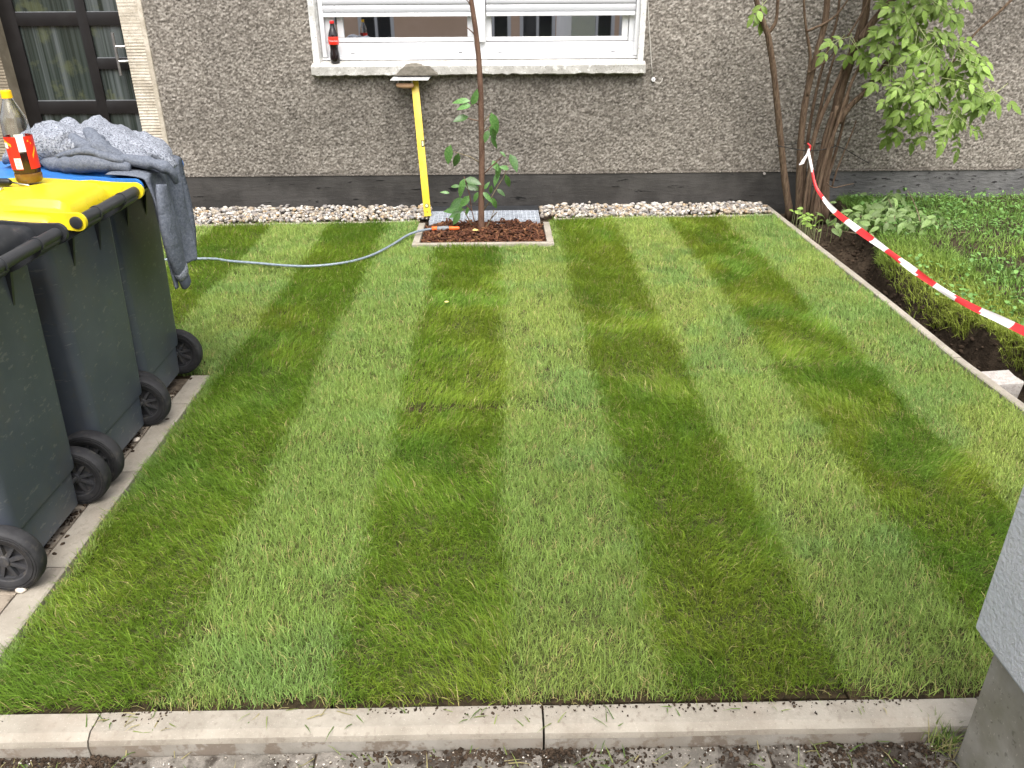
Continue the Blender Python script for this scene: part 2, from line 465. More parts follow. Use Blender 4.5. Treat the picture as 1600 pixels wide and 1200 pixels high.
st = MB().box((-40, -6.4, -.36), (40, -1.6, -.16)).build('road', M['asphalt'])
tag(st, 'dark asphalt street behind the garden kerb', 'road', kind='structure')
pv = MB().box((-12, -1.6, -.39), (12, 1.211, -.052)).build('pavement', M['joint'])
tag(pv, 'dirty grey pavement in front of the kerb', 'pavement', kind='structure')
slab_me = MB().box((-.248, -.248, -.03), (.248, .248, 0), bev=.004).mesh('slab', M['pavement'], smooth=40)
for i in range(-6, 6):
    for j in range(0, 3):
        o = bpy.data.objects.new('paving_slab', slab_me)
        o.location = (i * .5 + .33, 0.960 - j * .5, -.045 + random.uniform(-.002, .003))
        o.rotation_euler = (random.uniform(-.004, .004), random.uniform(-.004, .004), random.choice([0, 1, 2, 3]) * math.pi / 2)
        link(o, pv)

# ------------------------------------------------------------------ front kerb (1 m stones)
fk = empty('front_kerb', (0, 1.25, -.05))
tag(fk, 'pale concrete kerb of long stones along the front of the lawn', 'kerb')
kj = [P(155, 1120, z=0).x, P(848, 1112, z=0).x]
step = kj[1] - kj[0]
for k in range(-2, 3):
    x0 = kj[0] + (k) * step + .0025; x1 = x0 + step - .005
    if x0 > 1.2: break
    b = MB()
    sec = [(1.292, -.2), (1.292, -.004), (1.288, 0), (1.236, .002), (1.219, -.008), (1.2145, -.020), (1.212, -.2)]
    dz = random.uniform(-.002, .002)
    rings = []
    for t in np.linspace(0, 1, 9):
        x = x0 + (x1 - x0) * t
        rings.append([Vector((x, y + (random.uniform(-.001, .001)), z + dz)) for y, z in sec])
    b.loft(rings)
    o = b.build('kerb_stone', [M['concrete'], M['kerb_face']], fk, smooth=25)
    for p in o.data.polygons:
        c = p.center + wloc(fk)
        if c.z < -.016 and c.y < 1.225: p.material_index = 1

# ------------------------------------------------------------------ house
house = empty('house', (0, WALL_Y, 0))
tag(house, 'grey rough rendered house with black plinth, white window and dark glazed door', 'house')
# window opening and door opening (world X, Z)
WX0, WX1 = P(497, 60, y=WALL_Y).x, P(998, 60, y=WALL_Y).x
WZ0 = P(750, 102, y=WALL_Y).z
DYL = WALL_Y + .10                         # plane of the door leaf
DX0, DX1 = P(60, 245, y=DYL).x - .01, P(225, 215, y=WALL_Y - .024).x
SUR = P(262, 205, y=WALL_Y - .02).x          # right edge of the right surround
SUL = DX0 - .26
print('window', WX0, WX1, WZ0, 'door', DX0, DX1, SUR)
PZ = P(800, 271, y=WALL_Y - .012).z
def wall_grid():
    s = .0061
    xs = np.arange(-3.9, 3.95, s); zs = np.arange(PZ, 1.72, s)
    X, Z = np.meshgrid(xs, zs)
    def cells(c, seed):
        ix, iz = np.floor(X / c), np.floor(Z / c)
        best = np.full(X.shape, 9.); val = np.zeros(X.shape); val2 = np.zeros(X.shape)
        for di in (-1, 0, 1):
            for dj in (-1, 0, 1):
                jx, jz = ix + di, iz + dj
                px_ = jx + _h(jx, jz, seed); pz_ = jz + _h(jx, jz, seed + 7)
                d_ = np.hypot(X / c - px_, (Z / c - pz_) * 1.15)
                m_ = d_ < best
                best = np.where(m_, d_, best); val = np.where(m_, _h(jx, jz, seed + 13), val); val2 = np.where(m_, _h(jx, jz, seed + 29), val2)
        return best, val, val2
    d1_, v1_, w1_ = cells(.0120, 3)
    d2_, v2_, w2_ = cells(.0080, 5)
    n3 = fbm(X / .12, Z / .12, 2, 21)
    h = .0085 * v1_ * np.clip(1 - d1_ * 1.0, 0, 1) ** .7 + .0055 * v2_ * np.clip(1 - d2_, 0, 1) + .005 * n3
    pal = np.array([(.095, .084, .072), (.135, .120, .103), (.173, .155, .133), (.212, .191, .165), (.257, .234, .204), (.335, .31, .275)])
    idx = np.clip((.62 * w1_ + .38 * w2_) * 7.4 - .9, 0, 4.999)
    i0_ = idx.astype(int); f_ = (idx - i0_)[..., None]
    tint = pal[i0_] * (1 - f_) + pal[i0_ + 1] * f_
    grime = np.clip((fbm(X * 1.1, Z * 1.6, 3, 55) - .42) * 2.4, 0, 1) * .75 + .45 * np.clip((fbm(X * 5, Z * .9, 3, 57) - .5) * 3, 0, 1)
    tint = tint * (1 - .38 * grime)[..., None]
    fade = np.clip((Z - PZ) / .02, 0, 1)
    Yv = WALL_Y - h - .004 * fade
    v = np.stack([X, Yv, Z], -1).reshape(-1, 3)
    nx, nz = len(xs), len(zs)
    i = np.arange(nx - 1)[None, :] + np.arange(nz - 1)[:, None] * nx
    q = np.stack([i, i + 1, i + 1 + nx, i + nx], -1)
    cx = X[:-1, :-1] + s / 2; cz = Z[:-1, :-1] + s / 2
    hole = ((cx > WX0 - .02) & (cx < WX1 + .02) & (cz > WZ0 - .02)) | ((cx > SUL + .02) & (cx < SUR - .02))
    return v, q[~hole].reshape(-1, 4), tint.reshape(-1, 3)
v, q, tn = wall_grid()
v[:, 1] -= WALL_Y
o = bpy.data.objects.new('rendered_wall', np_mesh('rendered_wall', v, q, mats=M['render_grain'], smooth=True, col=tn)); link(o, house)
b = MB()                                    # the rest of the house front, out of the picture
TOP = 5.6
for x0, x1, z0, z1 in ((-9, -3.9, PZ, TOP), (3.945, 9, PZ, TOP), (-3.9, SUL, 1.718, TOP), (SUR, WX0, 1.718, TOP), (WX1, 3.945, 1.718, TOP),
                       (SUL, SUR, 2.25, TOP), (WX0, WX1, 2.3, TOP)):
    b.box((x0, WALL_Y - .006, z0), (x1, WALL_Y + .3, z1))
b.box((SUR - .01, WALL_Y + .03, PZ), (3.945, WALL_Y + .28, WZ0 - .03))
b.box((SUR - .01, WALL_Y + .03, WZ0 - .03), (WX0 - .01, WALL_Y + .28, 1.718)); b.box((WX1 + .01, WALL_Y + .03, WZ0 - .03), (3.945, WALL_Y + .28, 1.718))
b.build('house_shell', M['render'], house)
b = MB()
nseg = 60
for i in range(1):
    b.box((-9, WALL_Y - .014, -.35), (DX0 - .02, WALL_Y + .3, PZ)); b.box((DX1 + .02, WALL_Y - .014, -.35), (P(1262, 300, y=WALL_Y - .014).x, WALL_Y + .3, PZ))
MB().box((P(1262, 300, y=WALL_Y - .014).x + .001, WALL_Y - .012, -.35), (9, WALL_Y + .3, PZ)).build('plinth', M['plinth_bare'], house)
b.build('plinth', M['plinth'], house)
# drip edge of the render above the plinth
MB().box((SUR, WALL_Y - .020, PZ - .004), (3.9, WALL_Y + .01, PZ + .006)).build('render_edge', M['render'], house)
MB().lathe([(.0, -.012), (.009, -.012), (.010, -.004), (.006, .0), (0, .0)], c=P(1194, 271, y=WALL_Y - .02), n=12, axis='y').build('wall_plug', M['granite'], house)

# --- window
win = empty('window', (0, 0, 0)); win.parent = house
WY = WALL_Y + .055                          # plane of the outer frame
def wx(px): return P(px, 60, y=WY).x
def wz(py): return P(760, py, y=WY).z
FX0, FX1 = wx(504), wx(995)
ZB = wz(88)
ZT = 2.25
def bar(name, x0, x1, z0, z1, y0, y1, m_, bev=.003, parent=win):
    return MB().box((x0, y0, z0), (x1, y1, z1), bev=bev).build(name, m_, parent, smooth=40)
bar('frame', FX0, FX1, ZB, wz(66), WY, WY + .07, M['pvc'])                       # wide bottom rail
bar('frame', FX0, wx(524) - .004, wz(66) + .002, ZT, WY + .002, WY + .07, M['pvc'])
bar('frame', wx(982), FX1, wz(66) + .002, ZT, WY + .002, WY + .07, M['pvc'])
bar('mullion', wx(741), wx(758), wz(66) + .002, ZT, WY - .006, WY + .07, M['pvc'])
bar('frame_ledge', FX0 - .012, FX1 + .006, wz(92), ZB - .001, WY - .03, WY + .06, M['pvc'])
for x0, x1 in ((528, 740), (759, 981)):
    xa, xb = wx(x0), wx(x1)
    z0 = wz(65) + .002
    bar('sash', xa, xb, z0, wz(58), WY + .012, WY + .06, M['pvc'])
    bar('sash', xa, xa + .042, wz(58) + .001, ZT, WY + .013, WY + .06, M['pvc'])
    bar('sash', xb - .042, xb, wz(58) + .001, ZT, WY + .013, WY + .06, M['pvc'])
    bar('pane', xa + .035, xb - .035, wz(58) - .01, ZT, WY + .034, WY + .04, M['pane'], bev=0)
    for f in (.1, .9):
        xs_ = xa + (xb - xa) * f
        bar('drain_slot', xs_ - .014, xs_ + .014, wz(82), wz(82) + .004, WY - .002, WY + .001, M['gasket'], bev=0)
# roller shutter
for x0, x1 in ((507, 741), (758, 992)):
    xa, xb = wx(x0) + .012, wx(x1) - .012
    zr = wz(25)
    bar('shutter_rail', xa, xb, zr, wz(19), WY - .032, WY - .014, M['pvc'], bev=.002)
    zz = wz(19) + .003
    for k in range(14):
        sh = .046
        bb = MB()
        prof = [(WY - .021, 0), (WY - .0245, .003), (WY - .0265, .014), (WY - .027, .026), (WY - .0255, .039), (WY - .022, .0445), (WY - .014, .0445), (WY - .014, 0)]
        bb.loft([[Vector((x, y, zz + z)) for y, z in prof] for x in (xa, xb)])
        bb.build('shutter_slat', M['shutter'], win, smooth=50)
        zz += sh
    if zz > ZT: pass
for px in (503, 990.5):
    x = wx(px)
    bar('shutter_guide', x, x + .030, ZB + .002, ZT, WY - .036, WY - .002, M['pvc'])
x = wx(741); bar('shutter_guide', x - .004, wx(758) + .004, wz(66) + .004, ZT, WY - .036, WY - .008, M['pvc'])
bar('lintel', WX0, WX1, ZT, 2.32, WALL_Y - .01, WALL_Y + .2, M['old_paint'])
# plaster surround and reveal
for s_, xe in ((-1, WX0), (1, WX1)):
    xo = P(483 if s_ < 0 else 1009, 30, y=WALL_Y - .02).x
    bb = MB()
    zl = np.arange(WZ0 - .0, 2.3, .03)
    rings = []
    for z in zl:
        j = lambda a: random.uniform(-a, a)
        xi = FX0 - .001 if s_ < 0 else FX1 + .001
        rings.append([Vector((xo + j(.002), WALL_Y + .01, z)), Vector((xo + j(.002), WALL_Y - .026 + j(.0015), z)), Vector((xe + j(.002), WALL_Y - .026 + j(.0015), z)), Vector((xi, WY + .02, z))])
    bb.loft(rings, cap=(True, True))
    bb.build('window_surround', M['old_paint'], win, smooth=30)
# stone sill with a worn front edge
sx0, sx1 = P(486, 108, y=WALL_Y - .07).x, P(1009, 104, y=WALL_Y - .07).x
sec = [(WY + .02, wz(90)), (WALL_Y - .060, P(760, 101, y=WALL_Y - .06).z), (WALL_Y - .072, P(760, 103, y=WALL_Y - .07).z), (WALL_Y - .073, P(760, 115.5, y=WALL_Y - .07).z),
       (WALL_Y - .062, P(760, 117, y=WALL_Y - .065).z), (WALL_Y + .02, P(760, 117, y=WALL_Y - .065).z)]
rings = []
xl = np.linspace(sx0, sx1, 150)
for i, x in enumerate(xl):
    e = float(fbm(np.array(x * 22), np.array(3.3), 3, 5)) - .5
    e2 = float(fbm(np.array(x * 30), np.array(8.3), 3, 15)) - .5
    r_ = []
    for k, (y, z) in enumerate(sec):
        yy, zz = y, z
        if k in (1, 2, 3): yy += e * .008
        if k in (3, 4): zz += e2 * .016
        r_.append(Vector((x, yy, zz)))
    rings.append(r_)
sill = MB().loft(rings).build('sill', M['sill'], win, smooth=50)
SILL_B = sec[4][1]; SILL_T = sec[1][1]

# --- cement repair on the sill edge
cx0, cx1 = P(617, 110, y=WALL_Y - .08).x, P(684, 110, y=WALL_Y - .08).x
path = [(WALL_Y - .012, None), (WALL_Y - .058, None), (WALL_Y - .076, SILL_T - .006), (WALL_Y - .079, SILL_T - .02), (WALL_Y - .081, SILL_B + .012), (WALL_Y - .080, SILL_B + .001)]
tz = lambda y: sec[0][1] + (sec[1][1] - sec[0][1]) * (y - sec[0][0]) / (sec[1][0] - sec[0][0])
path = [(y, tz(y) if z is None else z) for y, z in path]
cl_ = [0]
for (y0_, z0_), (y1_, z1_) in zip(path[:-1], path[1:]): cl_.append(cl_[-1] + math.hypot(y1_ - y0_, z1_ - z0_))
NU, NT = 70, 40
vs, msk = [], []
for i in range(NU + 1):
    t = i / NU; x = cx0 + (cx1 - cx0) * t
    for j in range(NT + 1):
        q = cl_[-1] * j / NT
        y, z = np.interp(q, cl_, [p[0] for p in path]), np.interp(q, cl_, [p[1] for p in path])
        nz_ = float(fbm(np.array(t * 6), np.array(q * 40), 3, 40)) - .5
        reach = .02 + .95 * (q / cl_[-1]) ** .75             # wider towards the bottom edge
        mval = reach * .62 - abs(t - .46 - .10 * (q / cl_[-1]) * (1 if t > .46 else 0)) + nz_ * .16 - .10
        th_ = .007 * min(1, max(0, mval / .12)) ** .6 * (1 + .5 * nz_)
        top_ = q < cl_[1]
        vs.append((x, y - (0 if top_ else th_ + .001), z + (th_ + .001 if top_ else 0))); msk.append(mval)
fs = []
for i in range(NU):
    for j in range(NT):
        a = i * (NT + 1) + j; q4 = (a, a + 1, a + NT + 2, a + NT + 1)
        if all(msk[k_] > 0 for k_ in q4): fs.append(q4)
cement = MB().add(vs, fs).build('cement_repair', M['cement'], house, smooth=True)

# --- door
door = empty('door', (0, 0, 0)); door.parent = house
DZT = 2.15
def dpt(px, py): return P(px, py, y=DYL)
rows = [dpt(120, 158).z, dpt(120, 40).z, dpt(120, 19).z]
x_a, x_b = dpt(58, 158).x, dpt(150, 158).x        # left column of panes
x_c, x_d = dpt(165, 158).x, dpt(214, 158).x
zA = dpt(120, 178).z                              # top of the lowest panes
zr1, zr2 = dpt(180, 108).z, dpt(180, 91).z        # bar in the right column
zlow = .30
stile = [(DX0, x_a), (x_b, x_c), (x_d, DX1 + .03)]
bb = MB()
for a, c in stile: bb.box((a, DYL, -.02), (c, DYL + .05, DZT), bev=.003)
bb.build('door_stile', M['door'], door, smooth=40)
for name, xa, xb, z0, z1 in (('door_rail', x_a, x_b, zA, rows[0]), ('door_rail', x_c, x_d, zA, rows[0]), ('door_rail', x_a, x_b, rows[1], rows[2]),
                             ('door_rail', x_c, x_d, rows[1], rows[2]), ('door_rail', x_c, x_d, zr1, zr2), ('door_rail', x_a, x_b, -.02, zlow), ('door_rail', x_c, x_d, -.02, zlow),
                             ('door_rail', x_a, x_b, 1.95, DZT), ('door_rail', x_c, x_d, 1.95, DZT)):
    MB().box((xa - .001, DYL + .002, z0), (xb + .001, DYL + .048, z1), bev=.002).build(name, M['door'], door, smooth=40)
for xa, xb, z0, z1 in ((x_a, x_b, zlow, zA), (x_c, x_d, zlow, zA), (x_a, x_b, rows[0], rows[1]), (x_c, x_d, rows[0], zr1), (x_c, x_d, zr2, rows[1]), (x_a, x_b, rows[2], 1.95), (x_c, x_d, rows[2], 1.95)):
    MB().box((xa - .004, DYL + .02, z0 - .004), (xb + .004, DYL + .028, z1 + .004)).build('door_pane', M['door_pane'], door)
    MB().box((xa + .001, DYL + .012, z0 + .0005), (xb - .001, DYL + .019, z0 + .005)).build('glazing_bead', M['grey_plastic'], door)
hb = MB()
hy = DYL - .055
h0, h1 = P(175, 51, y=hy), P(189, 118, y=hy)
hx = (h0.x + h1.x) / 2
hb.tube([(hx, hy, h1.z), (hx, hy, h0.z)], .0105, n=14)
for py in (73, 96):
    z = P(182, py, y=hy).z
    hb.tube([(hx, hy, z), (hx + .05, hy + .006, z), (hx + .095, hy + .03, z), (hx + .105, DYL - .001, z)], .009, n=12)
hb.build('door_handle', M['steel'], door, smooth=40)
# comb-plaster surrounds: horizontal ridges
def comb(name, x0, x1, y, parent):
    bb = MB(); zs = np.arange(.02, 2.25, .0045); rings = []
    for z in zs:
        ph = z / .0205 + .3 * float(vn(np.array(z * 7.), np.array(2.), 6))
        d_ = .0042 * (abs(math.sin(math.pi * ph)) ** .6) * (.25 + 1.3 * vn(np.array(z * 9.), np.array(x0 * 3), 4))
        d_ += float(.002 * vn(np.array(z * 60), np.array(x0), 8))
        rings.append([Vector((x0, WALL_Y + .14, z)), Vector((x0, y - d_, z)), Vector((x0 + (x1 - x0) * .4, y - d_ * random.uniform(.8, 1.2), z)), Vector((x1, y - d_, z)), Vector((x1, WALL_Y + .14, z))])
    bb.loft(rings)
    return bb.build(name, M['comb_plaster'], parent, smooth=False)
comb('door_surround', DX1, SUR - .045, WALL_Y - .02, house)
MB().box((SUR - .045, WALL_Y - .026, 0.0), (SUR - .012, WALL_Y + .1, 2.24), bev=.004).build('surround_margin', M['comb_plaster'], house, smooth=40)
MB().box((SUR - .012, WALL_Y - .006, 0.0), (SUR - .001, WALL_Y + .1, 2.24)).build('surround_joint', M['gasket'], house)
comb('door_surround', SUL, DX0 + .002, WALL_Y - .02, house).data.materials[0] = M['comb_brown']
MB().box((DX0 - .1, 5.55, -.3), (DX1 + .06, WALL_Y + .2, -.021), bev=.006).build('door_step', M['concrete'], house, smooth=40)

# --- cord at the right of the window
cordo = empty('shutter_cord', P(1021, 125, y=WALL_Y - .03))
tag(cordo, 'thin pale cord hanging to a small white ring right of the window', 'cord')
cb = MB()
pts = [P(x, y, y=WALL_Y - .026) for x, y in ((1009, -60), (1012, 0), (1015, 50), (1018, 100), (1020, 122))]
cb.tube(pts, .0032, n=6)
cb.tube([P(x, y, y=WALL_Y - .028) for x, y in ((1022, 127), (1026, 130), (1031, 130), (1034, 127), (1035, 122))], .003, n=6)
cb.build('cord', M['cord'], cordo, smooth=True)
MB().lathe([(.004, .018), (.013, .018), (.015, .006), (.013, -.004), (.005, -.006), (.004, .0)], c=P(1021, 124.5, y=WALL_Y - .03), n=16, axis='y').build('ring_guide', M['label_white'], cordo, smooth=40)

# ------------------------------------------------------------------ white wall at the right edge of the picture
pc = P(1490, 1188, z=-.045)
nw = empty('porch_wall', (pc.x, pc.y, -.05))
tag(nw, 'white rendered wall end on grey concrete base at the right edge', 'wall')
MB().box((pc.x, -1.55, -.3), (pc.x + .24, pc.y, .305), bev=.012).build('concrete_base', M['old_concrete'], nw, smooth=40)
cw = P(1529, 998, y=pc.y + .022)
MB().box((pc.x - .036, -1.6, .318), (pc.x + .27, pc.y + .022, 2.7), bev=.006).build('rendered_face', M['white_render'], nw, smooth=40)
MB().box((pc.x - .026, -1.6, .3062), (pc.x + .26, pc.y + .014, .3175)).build('drip_profile', M['galv'], nw)

# ------------------------------------------------------------------ lawn of turf strips
def back_y(x):                                  # rear edge of the lawn
    a, b_ = P(310, 352, z=0), P(1190, 336, z=0)
    return a.y + (b_.y - a.y) * (x - a.x) / (b_.x - a.x)
LX0, LX1 = -1.245, P(1390, 480, z=0).x
FRONT, MID = 1.297, 3.08
# planter rectangle
pf = P(643, 383, z=.01); pfr = P(866, 380, z=.01); pbk = P(655, 351, z=.01)
PX0, PX1 = pf.x, pfr.x
PY0, PY1 = (pf.y + pfr.y) / 2, back_y(-.1) + .0
print('lawn', LX0, LX1, 'planter', PX0, PX1, PY0, PY1, 'back', back_y(-2), back_y(1.9))
lawn = MB().box((-3.4, FRONT, -.3), (LX1, MID, -.05)).box((-3.4, MID, -.3), (LX1, 5.46, -.052)).build('lawn', M['turf_soil'])
tag(lawn, 'freshly laid striped lawn of rolled turf strips', 'lawn', kind='structure')

def bnd(k, y):                                   # wavering border between two neighbouring strips
    return .030 * (vn(y * 3.5 + k * 7.3, y * 0 + k, 201) - .5) + .022 * (vn(y * 17, y * 0 + k * 3.1, 203) - .5)
def make_grass(x0, x1, y0, y1, light, seed, dens, k):
    r_ = np.random.default_rng(seed)
    A = (x1 - x0) * (y1 - y0)
    n = int(A * dens)
    u = r_.uniform(-.015, 1.015, n); y = r_.uniform(y0 - .003, y1 + .003, n)
    xa = np.where(x0 <= LX0 + .02, x0, x0 + bnd(k, y)); xb = np.where(x1 >= LX1 - .02, x1 - .002, x1 + bnd(k + 1, y))
    jit = r_.normal(0, .016, n) * np.where((x0 <= LX0 + .02) | (x1 >= LX1 - .02), 0, 1)
    x = xa + (xb - xa) * u + jit
    ed = np.minimum(y - y0, y1 - y)
    thin = vn(x * 16, y * 3, seed)
    keep = r_.random(n) < np.clip(.08 + ed / .028 + 1.2 * (thin - .32), 0, 1)
    keep &= ~((x > PX0 - .004) & (x < PX1 + .004) & (y > PY0 - .004))
    by = np.array(back_y(x)); keep &= y < by - .004
    bald = fbm(x * 9, y * 9, 3, 77); keep &= ~((bald > .70) & (r_.random(n) < .5))
    x, y, ed = x[keep], y[keep], ed[keep]; n = len(x)
    N1 = fbm(x * 3.1, y * 3.1, 3, 11); N2 = fbm(x * 9, y * 9, 2, 23); N3 = fbm(x * 1.7 + 5, y * 1.7, 3, 31); N4 = fbm(x * 22, y * 22, 2, 61); N5 = fbm(x * 4.3 + 9, y * 4.3, 3, 67)
    z0 = -.014 + .014 * (N1 - .5) + .012 * (N2 - .5)
    far = np.clip((y - 1.3) / 4.2, 0, 1)
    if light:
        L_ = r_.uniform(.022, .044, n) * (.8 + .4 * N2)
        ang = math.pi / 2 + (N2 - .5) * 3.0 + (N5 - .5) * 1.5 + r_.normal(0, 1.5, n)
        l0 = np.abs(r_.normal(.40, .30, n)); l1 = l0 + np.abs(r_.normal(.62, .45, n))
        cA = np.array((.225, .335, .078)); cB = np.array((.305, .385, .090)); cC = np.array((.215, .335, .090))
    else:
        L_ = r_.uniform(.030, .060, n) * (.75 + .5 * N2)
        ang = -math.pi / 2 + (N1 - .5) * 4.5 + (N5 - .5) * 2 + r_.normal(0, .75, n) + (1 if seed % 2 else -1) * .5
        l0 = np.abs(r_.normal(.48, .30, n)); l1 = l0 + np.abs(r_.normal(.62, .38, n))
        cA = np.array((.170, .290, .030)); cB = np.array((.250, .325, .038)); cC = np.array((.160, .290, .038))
    l1 = np.minimum(l1, 1.72)
    W = r_.uniform(.0011, .0024, n) * (1 + .7 * far)
    L_ = L_ * (1 + .12 * far)
    fac = ang + r_.normal(0, .9, n)
    dx, dy = np.cos(ang), np.sin(ang)
    wx_, wy_ = -np.sin(fac), np.cos(fac)
    t = np.clip((N3 - .5) * 2.2 + .5 + r_.normal(0, .25, n), 0, 1)[:, None]
    t2 = (np.clip((N5 - .54) * 6, 0, 1) * .85)[:, None]
    col = (cA * (1 - t) + cB * t) * (1 - t2) + cC * t2
    col = col * r_.uniform(.65, 1.32, n)[:, None] * (.88 + .24 * N1)[:, None]
    dry = r_.random(n) < (.035 + .14 * np.clip(1 - ed / .035, 0, 1) + .14 * (N4 > .64))
    col[dry] = np.array((.46, .40, .17)) * r_.uniform(.6, 1.25, dry.sum())[:, None]
    b0 = np.stack([x, y, z0], -1)
    d0 = np.stack([dx * np.sin(l0), dy * np.sin(l0), np.cos(l0)], -1)
    d1 = np.stack([dx * np.sin(l1), dy * np.sin(l1), np.cos(l1)], -1)
    mid = b0 + d0 * (L_ * .52)[:, None]; tip = mid + d1 * (L_ * .5)[:, None]
    tip[:, 2] = np.maximum(tip[:, 2], z0 + .003)
    wv = np.stack([wx_, wy_, np.zeros(n)], -1) * (W * .5)[:, None]
    V = np.empty((n, 5, 3)); V[:, 0] = b0 - wv; V[:, 1] = b0 + wv; V[:, 2] = mid + wv * .9; V[:, 3] = mid - wv * .9; V[:, 4] = tip
    C = np.repeat(col[:, None, :], 5, 1)
    i = np.arange(n)[:, None] * 5
    return V.reshape(-1, 3), i + np.array([[0, 1, 2, 3]]), i + np.array([[3, 2, 4]]), C.reshape(-1, 3)
def ed_f(y, y0, y1): return np.minimum(y - y0, y1 - y)

strip_i = 0
total_bl = 0
for row in (0, 1):
    for k in range(-6, 5):
        light = (k % 2 == 0)
        x0, x1 = k * .4, k * .4 + .4
        x1 = min(x1, LX1 - .006)
        seam = {-1: 2.74, 0: 2.73, -2: 3.12, 1: 3.02, 2: 3.07, 3: 3.10, 4: 3.02, -3: 3.06}.get(k, MID)
        if row == 0:
            if x1 < LX0: continue
            x0 = max(x0, LX0 + .004)
            y0, y1 = FRONT + .003 + random.uniform(0, .008), seam - .002
            if k <= -3: y1 = MID - .004
        else:
            y0, y1 = seam + .004, float(back_y((x0 + x1) / 2)) - .004
            if k <= -4: y0 = MID + .012
        if x1 - x0 < .03: continue
        strip_i += 1
        bb = MB()
        nx_, ny_ = 5, 40
        rings = []
        wob = lambda a, b_: float(vn(np.array(a * 5.), np.array(b_ * 5.), 91) - .5) * .014
        yyl = np.linspace(y0, y1, ny_ + 1)
        # cut out the planter from the strips that run into it
        if row == 1 and x1 > PX0 and x0 < PX1 and y1 > PY0:
            if x0 >= PX0 - .02 and x1 <= PX1 + .03: yyl = np.linspace(y0, PY0 - .003, ny_ + 1)
        for yv in yyl:
            a, c = x0 + .003 + wob(x0, yv), x1 - .003 + wob(x1, yv)
            if k == 4: c = x1 - .003
            if row == 0 and k == -4: a = x0 + .003
            if yv > PY0 - .003 and x0 < PX0 < x1 - .03: c = PX0 - .004
            if yv > PY0 - .003 and x0 + .03 < PX1 < x1: a = PX1 + .004
            rings.append([Vector((a, yv, -.05)), Vector((a, yv, -.016)), Vector(((a + c) / 2, yv, -.013)), Vector((c, yv, -.016)), Vector((c, yv, -.05))])
        bb.loft(rings)
        strip = bb.build('turf_strip', [M['turf_soil'], M['thatch']], lawn)
        for p_ in strip.data.polygons:
            if p_.normal.z > .7 and y0 + .03 < p_.center.y < y1 - .0: p_.material_index = 1
        tag(strip, ('pale' if light else 'dark') + ' green strip of rolled turf')
        vis = True
        dens = (46000 if row == 0 else 30000) if k > -5 else 18000
        V, Q, T, C = make_grass(x0, x1, y0, y1, light, 100 + strip_i, dens, k)
        total_bl += len(Q)
        me = np_mesh('grass', V, Q, T, mats=M['grass'], col=C)
        o = bpy.data.objects.new('grass', me); link(o, strip); tag(o, kind='stuff')
print('blades', total_bl, 'strips', strip_i)

# ------------------------------------------------------------------ edgings
def edging_run(name, label, pts, width, h0, h1, mat_, wave=0.0):
    root = empty(name, Vector(pts[0][0]))
    tag(root, label, 'edging')
    for a, b_ in pts:
        a, b_ = Vector(a), Vector(b_)
        d = (b_ - a); ln = d.length; d.normalize(); nrm = Vector((-d.y, d.x, 0))
        rings = []
        for t in np.linspace(0, 1, 7):
            c = a + d * (.002 + (ln - .004) * t)
            j = random.uniform(-.001, .001)
            w2 = width / 2
            rings.append([c - nrm * w2 + Vector((0, 0, h0)), c - nrm * (w2 + j) + Vector((0, 0, h1 - .004)), c - nrm * (w2 - .005) + Vector((0, 0, h1 + j)),
                          c + nrm * (w2 - .005) + Vector((0, 0, h1 + j)), c + nrm * (w2 + j) + Vector((0, 0, h1 - .004)), c + nrm * w2 + Vector((0, 0, h0))])
        MB().loft(rings).build('edging_stone', mat_, root, smooth=25)
    return root
# right side, next to the trench
rpx = [(1186, 323), (1268, 388), (1362, 460), (1492, 560), (1600, 645), (1760, 772)]
rp = [P(x, y, z=.002) for x, y in rpx]
print('right edging', [tuple(round(c, 2) for c in p) for p in rp])
rp = [Vector((LX1 + .022 + dx_, p.y, 0)) for p, dx_ in zip(rp, (0, 0, .004, -.006, .01, .006))]
rp[0].y = WALL_Y - .03
rp[-1].y = max(rp[-1].y, 1.3)
edging_run('trench_edging', 'narrow concrete edging along the trench at the right of the lawn', list(zip(rp[:-1], rp[1:])), .042, -.24, .006, M['concrete'])
# left side, along the bin paving
ey = [1.30, 1.80, 2.30, 2.80, 3.06]
edging_run('paving_edging', 'flat concrete edging between the bin paving and the lawn', [((LX0 - .045, a, 0), (LX0 - .045, b_, 0)) for a, b_ in zip(ey[:-1], ey[1:])], .082, -.2, .004, M['concrete'])
# rear edging below the pebbles
xs_ = [-3.3, -2.5, -1.6, PX0 - .035]
edging_run('rear_edging', 'thin concrete edging between pebbles and grass left of the tree bed', [((a, float(back_y(a)) + .02, 0), (c, float(back_y(c)) + .02, 0)) for a, c in zip(xs_[:-1], xs_[1:])], .032, -.2, -.002, M['concrete'])
xs_ = [PX1 + .035, 1.15, LX1 - .004]
edging_run('rear_edging', 'thin concrete edging between pebbles and grass right of the tree bed', [((a, float(back_y(a)) + .02, 0), (c, float(back_y(c)) + .02, 0)) for a, c in zip(xs_[:-1], xs_[1:])], .032, -.2, -.002, M['concrete'])

